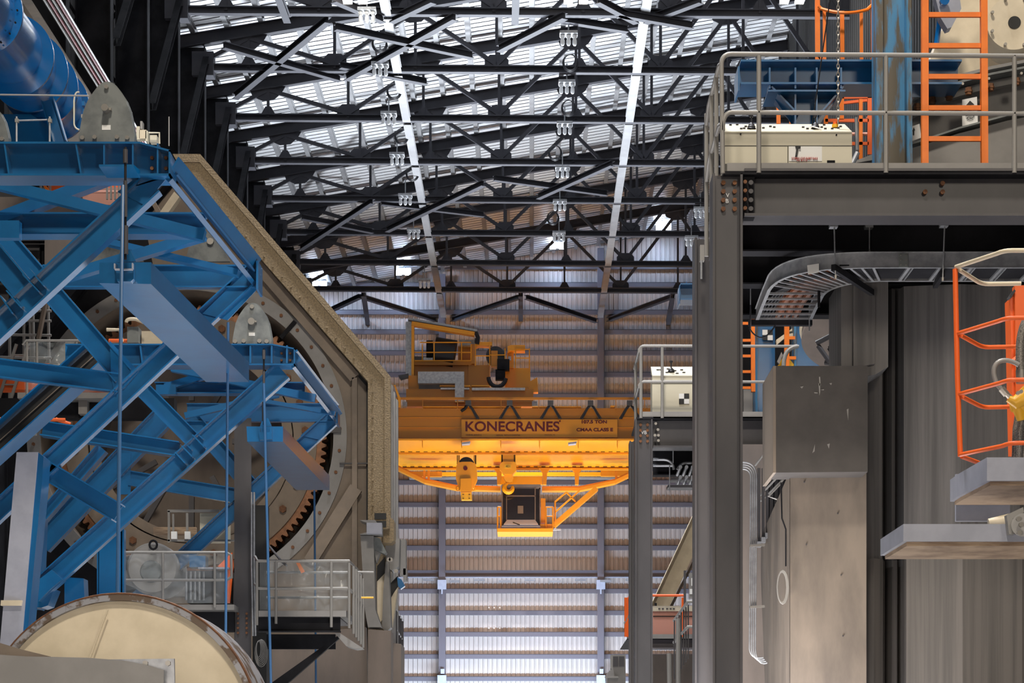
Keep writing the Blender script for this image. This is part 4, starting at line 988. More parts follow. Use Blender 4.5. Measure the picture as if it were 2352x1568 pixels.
def lerp(path,f):
    n=len(path)-1; k=min(int(f*n),n-1); return path[k].lerp(path[k+1],f*n-k)
import itertools
for k in range(9): 
    x=3.65+k*.3; MB().bar((x,21,zt0+.02),(x,21.56,zt0+.02),.03,.02).bar((x+.04,21,zt0+.02),(x+.04,21.56,zt0+.02),.01,.02).build('rung','galv',t)
for k in range(12):
    j=2+k if k<12 else 14
    a=o_[2+k]; b=i_[2+k]; MB().bar(a+V(0,0,zt0+.02),b+V(0,0,zt0+.02),.025,.02).build('rung','galv',t)
for k in range(6):
    y=22.15+k*.24; MB().bar((2.41,y,zt0+.02),(2.98,y,zt0+.02),.025,.02).build('rung','galv',t)
MB().box(2.98,6.0,21.02,21.55,zt0+.032,zt0+.045).build('dark_tray_sheet','black',t)  # black sheet added to hide the cables and darken the straight run
MB().prism([(1854,609),(1881,605),(1881,625),(1856,630)],20.97,.004).build('label_plate','white',t)
MB().pbox(2065,582,2086,613,20.97,.01).build('splice_plate','zinc',t)
mb=MB()
for x in (2069,2081):
    for y in (586,597,608): mb.bolts([(x,y)],20.97,.006,.012,6)
mb.build('splice_bolts','bolt',t)
for k in range(9):
    x=2.66+.09*(k%3); z=zt0+.085+.05*(k//3)
    MB().tube([V(x+.02,23.6,z),V(x,22.8,z),V(x+.04,22.2,z),V(x+.2,21.65,z),V(x+.8,21.42-.04*(k%3),z),V(6,21.4-.04*(k%3),z)],.036,8).solo('power_cable','cable','thick brown cable lying in the curved cable tray','cable','brown cables in the cable tray')
for k in range(4):
    MB().tube([V(2.48+k*.035,23.6,zt0+.05),V(2.46+k*.035,22.8,zt0+.05),V(2.5+k*.03,22.2,zt0+.05),V(2.7,21.6+k*.03,zt0+.05),V(3.4,21.15+.03*k,zt0+.05),V(6,21.1+.03*k,zt0+.05)],.012,6).solo('thin_cable','blackrub','thin black cable in the curved cable tray','cable','thin cables in the cable tray')
def hanger(x0,y0,x1,y1,Y,label):
    t=thing('tray_hanger',label,'hanger','cable tray hangers')
    MB().tube([P(x0,y0,Y),P(x1,y1,Y)],.007,6).build('threaded_rod','galv',t); MB().prism([(x0-9,y0),(x0+9,y0),(x0+9,y0+8),(x0-9,y0+8)],Y-.02,.1).build('beam_clamp','galv',t); 
    MB().tube([P(x1,y1-8,Y),P(x1,y1,Y)],.014,6).build('nut','bolt',t); return t
t=hanger(1916,512,1919,640,20.9,'threaded hanger rod at the bend of the cable tray, left one'); MB().bar(P(1914,614,20.9),P(2003,672,21.75),.045,.06).build('strut_channel','black',t)
hanger(1997,514,1997,582,21.3,'short threaded hanger rod right of the tray bend')
t=hanger(2170,510,2165,645,20.9,'brass toned threaded hanger rod in front of the straight part of the tray'); MB().bar(P(2165,628,20.9),P(2148,655,21.7),.045,.06).build('strut_channel','black',t)
t=thing('tray_support_bar','black support bar under the lower end of the cable tray','support bar')
MB().pbox(1720,733,1866,746,23.35,.08).build('bar','black',t)
for x in (1724,1859): MB().tube([P(x,640 if x<1800 else 700,23.3),P(x,760,23.3)],.007,6).build('threaded_rod','galv',t)
MB().pbox(1716,634,1732,650,23.25,.05).build('beam_clamp','zinc',t)
MB().tube([P(1724,700,23.1)]+arc(P(1722,755,23.1),P(1750,800,23.1),P(1782,745,23.1),8),.008,6).build('drooping_wire','blackrub',t)
MB().tube([P(1881,660,22),P(1881,705,22)],.014,8).solo('small_sensor','black','small black sensor clamped to the inner side of the cable tray','sensor')
# steel above hull, hull
def vert(prof,yt,yb,Yr,name,m,t):   # vertical fluted sheet: profile of (px, depth)
    mb=MB(); z1=P(0,yt,Yr).z; z0=max(.0,P(0,yb,Yr).z); pts=[((x-CX)*Yr/F,Y) for x,Y in prof]; n=len(pts)
    mb.add([(x,y,z1) for x,y in pts]+[(x,y,z0) for x,y in pts],[(i,n+i,n+i+1,i+1) for i in range(n-1)],False)
    return mb.build(name,m,t)
t=thing('dark_hull','huge dark brushed machine hull filling the right side under the platform','machine hull')
vert([(1968,24.0),(1972,22.7),(1982,22.5),(2005,22.45),(2026,22.5),(2036,22.7),(2040,22.95),(2044,22.7),(2050,22.55),(2060,22.6),(2064,22.8),(2067,22.6),(2074,22.45),(2200,22.35),(2340,22.45),(2620,23.2)],660,1300,22.5,'upper_shell','brush',t)
vert([(1968,24.0),(1970,22.7),(1980,22.45),(2003,22.35),(2026,22.45),(2040,22.7),(2046,22.9),(2052,22.6),(2060,22.5),(2066,22.6),(2069,22.75),(2072,22.5),(2076,22.35),(2200,22.25),(2340,22.35),(2620,23.2)],1285,2170,22.5,'lower_shell','brushlight',t)
vert([(2045,24.0),(2047,23.0),(2062,22.9),(2400,22.8),(2620,23.2)],505,690,22.5,'head_shell','brush',t)
MB().prism([(2060,535),(2140,532),(2170,560),(2130,575),(2060,570)],22.7,.06).prism([(2300,540),(2400,535),(2400,572),(2285,572)],22.7,.06).build('patch_plates','brushlight',t)
MB().prism([(2145,518),(2330,518),(2305,537),(2155,537)],22.68,.06).build('dark_slot','ink',t)
MB().pbox(2143,520,2275,523,22.6,.03).build('slot_bar','beige',t)
t=thing('hull_duct','dark box shaped duct hanging left of the hull under the cable tray','duct')
MB().prism([(1932,640),(2040,640),(2040,842),(2010,860),(1932,872)],22.0,.9).build('duct_body','brush',t)
MB().prism([(1960,640),(2010,640),(2010,835),(1960,845)],21.96,.05).build('raised_rib','brush',t)
vert([(1950,23.5),(1952,22.9),(1985,22.8),(2050,22.9)],518,640,22.5,'duct_head','taupe',t)
t=thing('scuffed_block','dark scuffed square block with a pale left edge, in front of the hull','block')
MB().prism([(1783,840),(1993,840),(1993,1083),(1783,1085)],21.6,.5).build('block_body','block',t)
MB().prism([(1776,840),(1785,840),(1785,1085),(1776,1085)],21.62,1.0).build('pale_edge','scuffbeige',t)
mb=MB()
for pts in ([(1881,865),(1884,865),(1885,885),(1882,886)],[(1870,900),(1878,901),(1878,903),(1871,903)],[(1884,895),(1893,893),(1892,896)],[(1905,880),(1911,879),(1909,884)],[(1838,888),(1846,886),(1842,892)],[(1880,880),(1884,880),(1884,900),(1882,908)],[(1945,940),(1949,938),(1948,965)],[(1900,1020),(1906,1018),(1904,1030)],[(1866,1040),(1872,1020),(1871,1036)]):
    mb.prism(pts,21.597,.004)
mb.build('scuff_marks','rail',t)
t=thing('tapered_casing','beige scratched casing under the scuffed block, tapering to the lower left','casing')
a=[P(1815,1085,22.0),P(1975,1085,22.0),P(1975,1720,22.0),P(1815,1720,22.0)]
xb=P(1752,0,24.6).x
bz=P(0,1085,22.0).z; 
def X(p,y): return (p.x,22.0,p.z)
zb=P(0,1720,22).z; 
mb=MB(); mb.prism([(1815,1080),(1990,1080),(1990,2150),(1815,2150)],22.0,.03); mb.build('front_panel','scuffbeige',t)
x1=P(1815,0,22).x; zz=[P(0,1080,22).z, .05]
MB().add([(x1,22,zz[0]),(x1,24.8,zz[0]-.35),(x1,24.8,P(0,1330,24.8).z),(x1,23.4,zz[1]),(x1,22,zz[1]),(x1+.03,22,zz[0]),(x1+.03,24.8,zz[0]-.35),(x1+.03,24.8,P(0,1330,24.8).z),(x1+.03,23.4,zz[1]),(x1+.03,22,zz[1])],[(0,1,2,3,4),(9,8,7,6,5),(0,5,6,1),(1,6,7,2),(2,7,8,3),(3,8,9,4)]).build('side_panel','scuffbeige',t)
MB().bolts([(1847,1107),(1924,1179),(1932,1320),(1852,1250),(1936,1460)],22.0,.008,.015,6).build('screw','steel',t)
# conduits, ladders behind
t=thing('conduit_bundle','bundle of bent metal conduits running down right of the corner column','conduits')
for k in range(4):
    x=1738-k*4.5; R=30-k*4
    MB().tube([P(1700,1062+k*5,23.4)]+arc(P(x-R,1062+k*5,23.4),P(x,1062+k*5,23.4),P(x,1062+k*5+R*1.2,23.4),8)+[P(x-3,1490,23.4)]+arc(P(x-3,1490,23.4),P(x,1530-k*5,23.4),P(1762-k*3,1522-k*4,23.4),6),.0085,8).build('conduit','galv',t)
for y in (1253,1394): MB().fb((1722,y),(1756,y-2),23.35,5,.05).build('clamp','bolt',t)
MB().pbox(1700,1020,1762,2000,26.5,.4).solo('rear_casing','taupe','brown grey casing behind the metal conduits','casing')
t=thing('stair_handrail','pale metal handrails sloping up behind the scuffed block','handrail')
for a,b in (((1735,1068),(1785,1005)),((1741,1143),(1795,1085)),((1748,1150),(1800,1100))): MB().tube([P(*a,24.5),P(*b,23.6)],.012,8).build('rail','rail',t)
MB().tube([P(1795,1108,23.3),P(1765,1140,23.3),P(1790,1148,23.3)],.012,8).build('bent_rail','rail',t)
for k,(x,yb) in enumerate(((1743,1255),(1753,1245),(1762,1235),(1772,1220),(1783,1215),(1795,1200))): MB().fb((x,1075),(x,yb),24.2,6,.05).build('post','steel',t); MB().pbox(x-4,yb-12,x+6,yb,24.1,.1).build('post_base','galv',t)
t=thing('hanging_wire_coil','small coil of grey wire hanging on the beige casing','wire coil')
MB().tube([P(1794,1108,21.9),P(1796,1190,21.9),P(1805,1215,21.9),P(1805,1300,21.9)],.008,6).build('wire_lead','black',t)
for k in range(4):
    c=P(1798-k*.6,1348,21.9); MB().tube([(c.x+math.cos(a)*(.058-.004*k),c.y,c.z+math.sin(a)*(.17-.006*k)) for a in [j*math.pi/8 for j in range(16)]],.005,5,closed=True).build('wire_loop','rail',t)
# drum disc
t=thing('tilted_drum','big taupe drum seen from below between the cable tray and the scuffed block','drum')
c=P(1992,775,26); n=V(-.10,-.36,-.92).normalized(); r=150*26/F
MB().tube([c-n*.8,c],r*.90,64).build('drum_body','taupe',t)
MB().tube([c-n*.06,c+n*.06],r,64).build('drum_rim','taupe',t)
u=n.cross(V(0,1,0)).normalized(); w=n.cross(u)
MB().tube([c-n*.09+u*math.cos(a)*r*1.0+w*math.sin(a)*r*1.0 for a in [k*math.pi/24 for k in range(48)]],.035,8,closed=True).build('rope_edge','cream',t)
fr=MB(); q=lambda x,y: c+n*.12+V((x-1992)*26/F,0,(775-y)*26/F*1.0)
for a,b in (((1875,788),(1935,757)),((1880,795),(1905,830)),((1905,800),(1945,765)),((1905,800),(1930,840)),((1895,832),(1940,838))): fr.tube([P(*a,25.3),P(*b,25.2)],.03,6)
fr.build('hatch_frame','steel',t)
MB().tube([P(1998,560,25),P(1952,560,25)],.03).prism([(1850,560),(1935,560),(1935,720),(1852,745)],26.6,.5).build('drum_housing','taupe',t)
# ------------------------------------------------------------------ second level
YS=30.0
t=column('grey column with eight rusty bolts at the corner of the second right platform',1459,1499,961,YS)
for r in range(4):
    for x in (1471,1487): MB().bolts([(x,976+r*12.5)],YS+.08,.021,.03,8).build('bolt','rust',t)
text('chalk_letter','VB',1479,993,YS+.077,8,'chalk',t)
column('narrow dark column just left of the second platform column, beside the yellow crane',1446,1458,1012,32.5)
t=thing('platform_beam','dark beam carrying the second right platform','beam')
MB().ib((1499,996),(1800,996),YS+.16,70,.32,tf=.024).build('beam_body','steel',t)
MB().bolts([(1506,973),(1511,987),(1512,1000),(1512,1012),(1504,1000)],YS+.05,.02,.03,8).build('bolt','bolt',t)
t=thing('platform_deck','second right platform deck with a grey edge board','platform')
MB().pbox(1474,945,1800,961,YS+.02,.012).build('edge_board','greypaint',t)
a=P(1462,962,YS); b=P(1800,962,YS); MB().box(a.x,b.x,YS,YS+1.5,a.z,a.z+.03).build('deck_plate','black',t); MB().box(1.8,b.x,YS+1.5,YS+5,a.z,a.z+.03).build('deck_plate','black',t)
MB().ibeam((1.8,YS+2.2,a.z-.25),(b.x,YS+2.2,a.z-.25),.45,.22).build('floor_beam','black',t)
t=thing('platform_railing','grey pipe railing of the second right platform beside the crane','railing')
for y in (795,877): MB().tube(arc(P(1468,y+15,YS),P(1468,y,YS),P(1480,y-1,YS),6)+[P(1835,y,YS)],.02,8).build('rail','rail',t)
for x in (1472,1521): MB().tube([P(x,797,YS),P(x,960,YS)],.022,8).build('post','rail',t)
xw=P(1468,0,YS).x
for y in (810,892): z=P(0,y-8,YS).z; MB().tube([(xw,YS,z),(xw,31.4,z)],.02,8).build('side_rail','rail',t)
MB().tube([(xw,31.0,P(0,945,YS).z-.3),(xw,31.0,P(0,805,YS).z)],.022,8).build('side_post','rail',t)
MB().tube(arc(P(1800,840,YS),P(1800,797,YS),P(1832,795,YS),6),.03,8).build('bent_rail','rail',t)
t=console('cream control console with one joystick and a checkered target on the second platform',1498,1640,847,862,945,30.4,(880,))
c=onslope(1543,.4,30.4,862,847); MB().lathe(c,[(.05,0),(.04,.02),(.045,.03),(.012,.06)],12,axis='z').cyl(c,c+V(0,0,.14),.01,n=8).cyl(c+V(0,0,.13),c+V(0,0,.155),.022,n=8).build('joystick','blackrub',t)
for x,f in ((1513,.6),(1520,.6),(1533,.3),(1537,.7),(1556,.2),(1568,.6),(1572,.3),(1552,.5)):
    c=onslope(x,f,30.4,862,847); MB().box(c.x-.02,c.x+.02,c.y-.01,c.y+.01,c.z,c.z+.012).build('push_button','blackrub',t)
def checker(x0,y0,w,h,Y,t):
    MB().pbox(x0,y0,x0+w,y0+h,Y,.003).build('target_white','white',t)
    MB().pbox(x0+w/2,y0,x0+w,y0+h/2,Y-.003,.003).pbox(x0,y0+h/2,x0+w/2,y0+h,Y-.003,.003).build('target_black','ink',t)
checker(1559.5,903.5,23.5,23.5,30.39,t); MB().pbox(1592,884,1593,945,30.39,.01).build('panel_seam','ink',t)
t=thing('tray_end','end of a cable tray with stacked conduits under the second platform','cable tray')
for row,y in enumerate((1080,1103)):
    for k in range(4): x=1556+k*14; MB().tube([P(x,y+10,31.8),P(x+7,y-8,31.0)],.026,8).build('conduit','galv',t)
MB().pbox(1541,1096,1640,1101,31.2,.3).pbox(1534,1113,1640,1119,31.2,.3).build('cross_bar','steel',t)
MB().tube([P(1546,1034,31.2),P(1546,1063,31.2)],.008,6).tube([P(1538,1068,31.2),P(1538,1130,31.2)],.008,6).build('threaded_rod','galv',t)
MB().tube([P(1500,1055,31.5)]+arc(P(1525,1055,31.5),P(1545,1056,31.5),P(1548,1078,31.5),6),.02,8).tube([P(1500,1069,31.5),P(1545,1069,31.5)],.02,8).tube(arc(P(1556,1078,31.4),P(1562,1064,31.4),P(1575,1063,31.4),5)+[P(1640,1063,31.4)],.02,8).build('bent_conduit','galv',t)
t=thing('blue_column','bright blue column with a small checkered target behind the second platform rail','column')
MB().prism([(1738,640),(1780,640),(1780,962),(1738,962)],32.5,.3).build('column_body','blue',t); MB().prism([(1735,640),(1740,640),(1740,962),(1735,962)],32.45,.4).build('left_flange','blueold',t)
checker(1751,757,24,24,32.45,t)
t=thing('blue_column','second bright blue column, just left of the tilted drum','column')
MB().prism([(1826,735),(1882,735),(1884,850),(1826,850)],32.0,.3).build('column_body','blue',t); MB().prism([(1824,735),(1829,735),(1829,850),(1824,850)],31.95,.4).build('left_flange','blueold',t)
t=thing('blue_beam','short end of a blue beam left of the dark column, in front of the far wall','beam')
MB().ib((1561,676),(1760,676),33.4,38,.40,tf=.02).build('beam_body','blue',t); MB().pbox(1560,655,1562,697,33.2,.4).build('end_plate','blue',t)
MB().prism([(1573,656),(1577,645),(1579,656)],33.4,.05).build('top_lug','blue',t)
ladder('orange ladder behind the second platform, left of the blue column',1672,1728,640,900,(742,781,817,853,890),31.8,9,hr=6)
t=thing('orange_ladder_section','orange ladder frame between the two blue columns of the second platform','ladder frame')
MB().fb((1807,712),(1807,845),31.6,11,.05).build('bar','orange',t); MB().fb((1812,776),(1826,776),31.6,7,.04).fb((1812,822),(1828,822),31.6,7,.04).fb((1890,838),(1915,842),31.6,8,.04).build('cross_bar','orange',t)
t=thing('cream_fitting','small cream and yellow fittings between the two blue columns','fittings')
MB().prism([(1812,760),(1826,748),(1826,760)],32.2,.1).prism([(1783,780),(1800,768),(1826,764),(1826,772),(1800,778),(1784,792)],32.1,.1).build('cream_bracket','cream',t)
MB().prism([(1786,840),(1797,822),(1800,840)],32.0,.05).prism([(1812,822),(1826,840),(1812,840)],32.0,.05).build('yellow_guard','yellow',t)
MB().prism([(1785,830),(1795,808),(1798,815),(1790,836)],31.9,.05).build('grey_hook','greypaint',t)
MB().pbox(1708,892,1738,961,32.9,.1).solo('grey_screen','greypaint','plain grey panel low behind the second platform rail','panel')
# dark machine backdrop at right
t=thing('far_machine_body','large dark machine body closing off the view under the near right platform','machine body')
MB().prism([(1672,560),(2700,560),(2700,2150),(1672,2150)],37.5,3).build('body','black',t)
# ------------------------------------------------------------------ orange cage near right
YW=17.0
t=thing('safety_cage','orange pipe safety cage at the right edge above the timber slabs','safety cage')
MB().tube([P(2194,618,YW),P(2199,860,YW),P(2206,1048,YW)],.021,12).build('upright','orangered',t)
H=[((613,575),(618,652),'rail'),((766,730),(768,797),'orangered'),((905,872),(909,935),'orangered'),((1044,1017),(1046,1066),'orangered')]
for i,((a,b),(c,d),m) in enumerate(H):
    x0=2196+i*3; m2='cream' if i==0 else m
    MB().tube([P(x0,a,YW)]+arc(P(2290+i*4,b+7,YW-.5),P(2306+i*4,b,YW-.6),P(2325+i*4,b,YW-.6),4)+[P(2500,b,YW-.6)],.0175,12).build('near_hoop',m2,t,'cream topped hoop' if i==0 else None)
    if i<3: MB().tube([P(x0+8,c+2,YW)]+arc(P(2245,d-6,YW+.5),P(2256,d,YW+.6),P(2270,d,YW+.6),4)+[P(2345-i*10,d-1,YW+.6)],.0175,12).build('far_hoop',m2,t)
    else: MB().tube([P(x0+4,c+2,YW),P(2262,1068,YW+.5)],.0175,12).build('far_hoop',m2,t)
t=thing('orange_stanchion','broad orange upright behind the braided hoses at the right edge','upright')
MB().prism([(2331,655),(2420,655),(2420,1040),(2336,1040)],YW+.9,.1).build('panel','orangered',t)
MB().prism([(2320,684),(2332,680),(2338,1040),(2328,1040)],YW+.95,.2).build('side_panel','orangered',t)
MB().prism([(2318,680),(2330,664),(2333,668),(2322,684)],YW+.88,.1).build('black_cap','blackrub',t)
MB().tube([P(2326,830,YW+.85),P(2360,800,YW+.85)],.02,8).build('brace','orangered',t)
t=thing('braided_hose','thick braided hose running down the right edge in front of the orange upright','hose','braided hoses')
MB().tube(bez([P(2385,720,YW+.3),P(2345,720,YW+.3),P(2338,790,YW+.3),P(2345,860,YW+.3)],12),.035,14).build('hose_body','hose',t)
MB().cyl(P(2345,850,YW+.3),P(2346,880,YW+.3),.042,n=12).build('hose_end','bolt',t)
t=thing('braided_hose','thin looped grey hose curling down into the yellow casting','hose','braided hoses')
MB().tube(bez([P(2340,838,YW+.25),P(2300,812,YW+.25),P(2265,835,YW+.25),P(2292,885,YW+.25)],14)+[P(2312,905,YW+.25)],.019,12).build('hose_body','rail',t)
MB().cyl(P(2300,892,YW+.25),P(2312,906,YW+.25),.028,n=8).cyl(P(2310,902,YW+.25),P(2322,914,YW+.25),.022,n=8).build('hose_end','bolt',t)
t=thing('yellow_casting','yellow cast swivel block between the hoses at the right edge','swivel')
MB().tube([P(2316,915,YW+.25),P(2330,925,YW+.25),P(2372,900,YW+.25)],[.03,.05,.09],16).build('casting_body','yellow',t)
MB().tube([P(2322,935,YW+.3),P(2345,930,YW+.3),P(2380,925,YW+.3)],[.04,.065,.08],16).tube([P(2338,930,YW+.3),P(2345,965,YW+.3)],[.06,.03],14).build('casting_lobe','yellow',t)
MB().bolts([(2337,903),(2344,900)],YW+.12,.015,.03,8).build('bolt','bolt',t)
for i,(xa,xb) in enumerate(((2352,2340),(2366,2352),(2340,2331))):
    MB().tube([P(xa,940,YW+.4+.04*i),P(xb+2,985,YW+.4+.04*i),P(xb,1052,YW+.4+.04*i)],.026,12).solo('braided_hose','hose','braided hose hanging under the yellow casting, %s of three'%['middle','rightmost','leftmost'][i],'hose','braided hoses')
# timber slabs
def slab(label,front,corner,back,Y0_,Y1_,Yb,yt,yb):
    t=thing('timber_slab',label,'platform slab','timber slabs at the right edge')
    z1=P(0,yt,Y0_).z; z0=P(0,yb,Y0_).z; xf=P(front,0,Y0_).x; xb=P(back,0,Y1_).x
    plan=[(xf,Y0_),(6.2,Y0_),(6.2,Yb),(xb,Yb),(xb,Y1_)]
    def ext(pl,za,zb_): 
        n=len(pl); return MB().add([(x,y,za) for x,y in pl]+[(x,y,zb_) for x,y in pl],[list(range(n)),list(range(2*n-1,n-1,-1))]+[(i,n+i,n+(i+1)%n,(i+1)%n) for i in range(n)])
    ext(plan,z0,z1).build('painted_frame','pale',t)
    pl2=[(xf+.03,Y0_+.03),(6.1,Y0_+.03),(6.1,Yb-.03),(xb+.03,Yb-.03),(xb+.03,Y1_+.01)]
    ext(pl2,z0-.03,z0).build('raw_timber','wood',t)
    return t
slab('lower raw timber slab with a grey painted frame at the right edge',2075,0,2027,16.0,16.9,17.0,1203,1243)
slab('upper raw timber slab with a grey painted frame, under the orange cage',2267,0,2199,16.3,17.2,17.5,1050,1104)
MB().pbox(2196,1088,2320,1196,17.6,.05).solo('grey_backing_panel','pale','pale grey upright panel between the two timber slabs','panel')
t=thing('hinge_clamp','cream steel hinge clamp on top of the lower timber slab at the right edge','clamp')
MB().prism([(2312,1182),(2350,1164),(2352,1176),(2326,1190),(2330,1226),(2318,1226)],15.9,.08).build('clamp_bracket','rail',t)
MB().cyl(P(2350,1205,15.85),P(2350,1205,16.1),.085,n=20).build('clamp_disc','rail',t)
MB().tube([P(2270,1200,16.25),P(2320,1194,16.25)],[.03,.05],14).build('rounded_arm','cream',t)
MB().bolts([(2338,1192),(2344,1205),(2340,1224)],15.83,.018,.03,8).build('bolt','bolt',t)
# ------------------------------------------------------------------ third level
YZ=52.0
t=thing('far_platform','far right platform with a salmon coloured console and red railing','platform')
MB().pbox(1440,1456,1640,1466,YZ,.1).build('edge_board','greypaint',t); a=P(1440,1466,YZ); b=P(1640,1466,YZ)
MB().box(a.x,b.x,YZ,YZ+4,a.z-.02,a.z).build('deck','black',t); MB().ib((1445,1478),(1640,1478),YZ+.2,22,.3).build('edge_beam','girt',t)
MB().pbox(1500,1502,1640,1700,YZ+3,.2).build('rear_wall','taupe',t)
t=thing('far_console','salmon control console on the far right platform','control console')
MB().pbox(1500,1403,1592,1456,YZ+.6,.6).build('desk_body','pink',t); MB().pbox(1500,1391,1590,1403,YZ+.5,.7).build('desk_top','console',t); MB().pbox(1500,1414,1592,1416,YZ+.58,.02).build('panel_seam','ink',t)
for x in (1512,1520,1530,1538,1545): MB().pbox(x,1396,x+5,1399,YZ+.48,.02).build('push_button','steel',t)
c=P(1506,1392,YZ+.7); MB().cyl(c,c+V(0,0,.08),.03,n=8).build('joystick','black',t)
t=thing('far_railing','red painted railing around the far right platform','railing')
for y in (1367,): MB().tube([P(1436,y+25,YZ),P(1446,y,YZ),P(1572,y,YZ)],.03,8).build('rail','orangered',t)
for x in (1437,1441,1445,1568): MB().tube([P(x,1372,YZ),P(x,1462,YZ)],.03,8).build('post','orangered',t)
MB().tube([P(1434,1432,YZ),P(1446,1410,YZ)],.03,8).build('lower_rail','rail',t)
t=thing('inclined_chute','long cream inclined chute rising behind the right columns','chute')
MB().ib((1640,1125),(1508,1408),56,40,.6).build('chute_body','cream',t); MB().fb((1655,1165),(1530,1415),56.3,6,.3).build('side_pipe','beige',t)
t=thing('stair_railing','black stair railing with close bars low beside the dark column','railing')
MB().tube([P(1548,1425,46),P(1580,1381,44),P(1640,1381,44)],.03,8).tube([P(1548,1475,46),P(1580,1439,44),P(1640,1439,44)],.03,8).build('handrail','rail',t)
for k in range(7): x=1549+k*5.3; MB().fb((x,1424-k*6),(x,1560-k*8),45.5-k*.2,3,.05).build('bar','steel',t)
MB().tube([P(1558,1420,44.5),P(1558,1700,44.5)],.05,8).tube([P(1537,1500,44.5),P(1540,1700,44.5)],.05,8).build('standpipe','rail',t)
t=thing('grey_gearbox','pale grey boxy gear unit with two dark windows, low before the bright wall','gear unit')
MB().pbox(1403,1503,1437,1535,60,.6).build('window_box','rail',t); MB().pbox(1408,1507,1420,1530,59.9,.1).pbox(1422,1507,1434,1530,59.9,.1).build('dark_window','steel',t)
MB().prism([(1395,1545),(1405,1535),(1437,1535),(1437,1700),(1392,1700)],60,1).build('gear_body','greypaint',t); MB().pbox(1390,1552,1420,1556,59.8,.3).build('side_arm','rail',t)
t=thing('instrument_panel','grey instrument panel with white labels on a post beside the dark column','panel')
MB().pbox(1584,1315,1640,1372,50,.3).build('panel_box','greypaint',t); MB().pbox(1588,1327,1596,1345,49.98,.02).pbox(1584,1352,1594,1364,49.98,.02).build('label_plate','white',t); MB().fb((1573,1310),(1573,1390),50.1,5,.1).build('post','steel',t)
# ------------------------------------------------------------------ overhead crane
K=125.0
t=thing('overhead_crane','yellow overhead travelling crane bridge spanning the hall, with a large maker sign','crane bridge')
MB().prism([(690,937),(1740,937),(1740,1006),(690,1006)],K,.5).build('walkway_panel','cshade',t)
mb=MB()
for y in (958,981): mb.pbox(690,y,1740,y+1.2,K-.06,.06)
for x in (970,1058,1150,1240,1330,1420): mb.pbox(x,1006,x+1.2,1016,K-.1,.1)
mb.build('panel_seam','cyel',t)
# front girder: lip, inclined lower face, bottom edge
def incl(y0,Y0_,y1,Y1_,name,m='cyel',x0=690,x1=1740):
    a=P(x0,y0,Y0_);b=P(x1,y0,Y0_);c=P(x1,y1,Y1_);d=P(x0,y1,Y1_); o=V(0,.05,.05)
    return MB().hexa([d,c,b,a,d+o,c+o,b+o,a+o]).build(name,m,t)
MB().pbox(690,1007,1740,1011,K-.5,.3).build('front_lip','cyel',t)
incl(1012,K-.3,1040,K+1.6,'inclined_plate')
MB().pbox(690,1039,1740,1043,K+1.5,.3).build('lower_lip','cyel',t)
incl(1044,K+3.5,1075,K+5.5,'rear_girder_face')
MB().pbox(690,1074,1740,1078,K+5.3,.4).build('rear_girder_lip','cyel',t)
for x in (970,1060,1150,1239,1328,1418): MB().prism([(x-1,1012),(x+1,1012),(x+1,1030),(x-1,1024)],K-.5,.2).build('gusset','cyel',t)
mb=MB()
for k in range(32):
    x=920+k*17.7; mb.pbox(x,1036.0,x+9,1037.6,K+1.35,.05); mb.pbox(x+5,1070.5,x+14,1072,K+5.0,.05)
mb.build('ventilation_slots','ink',t)
for i,x in enumerate((1070,1315)): MB().prism([(x-10,1016),(x+10,1013),(x+8,1018),(x-9,1020)],K-1.2,.6).build('work_lamp','pale',t)
sg=MB().pbox(1060,963,1418,1004,K-.22,.12).build('sign_board','signyel',t)
lt=sg
text('sign_lettering','KONECRANES',1177,979,K-.23,23,'maroon',sg,216,bold=.022)
MB().cyl(P(1286,967,K-.25),P(1286,967,K-.22),.05,n=10).build('sign_dot','maroon',sg)
text('sign_lettering','107.5 TON',1365,968.5,K-.23,8,'maroon',sg,58,bold=.045); text('sign_lettering','CMAA CLASS E',1366,986.5,K-.23,8,'maroon',sg,84,bold=.045)
text('sign_small_print','MODEL:60030-2',1088,998.5,K-.23,3.2,'maroon',sg,36); text('sign_small_print','SERIAL NO:HYD03750',1167,999,K-.23,3.2,'maroon',sg,55); text('sign_small_print','MADISON, TX',1263,998.5,K-.23,3,'maroon',sg,24)
MB().pbox(690,912,1740,917,K-.3,.15).build('hand_rail','cshade',t)
for x in (910,970,1050,1150,1237,1325,1414,1480): MB().pbox(x,912,x+1.6,940,K-.25,.12).build('rail_post','cshade',t)
MB().pbox(970,933,1197,935,K-.1,.3).pbox(1222,933,1335,935,K-.1,.3).pbox(1402,931,1412,935,K-.1,.3).build('rail_strip','cyel',t)
MB().prism([(905,884),(908,884),(920,914),(920,934),(914,934),(914,915)],K-.4,.3).build('end_guard','cyel',t)
# lower truss
lo=[(900,1070),(977,1107),(1048,1122),(1150,1125),(1245,1125),(1330,1125),(1412,1108),(1460,1085)]
for a,b in zip(lo[:-1],lo[1:]): 
    if a[0]==1150: continue
    MB().fb(a,b,K+3,7,.8).build('lower_boom','cyel',t); MB().fb((a[0],a[1]-6),(b[0],b[1]-6),K+3.4,4,.3).build('boom_flange','cyel',t)
mb=MB()
for x in (1145,1250,1324):
    mb.prism([(x-12,1074),(x+14,1074),(x+7,1084),(x+5,1112),(x-3,1112),(x-4,1084)],K+4.5,.5)
mb.build('boom_bracket','cyel',t)
MB().pbox(945,1082,1015,1094,K+4,.3).pbox(1380,1080,1444,1093,K+4,.3).pbox(1010,1084,1400,1092,K+7,.3).build('boom_beam','cyel',t)
for x in (972,982,1413): MB().pbox(x,1080,x+5,1108,K+3.2,.3).build('boom_post','cyel',t)
MB().pbox(940,1095,1440,1099,K+8,.5).build('far_rail','purlin',t)
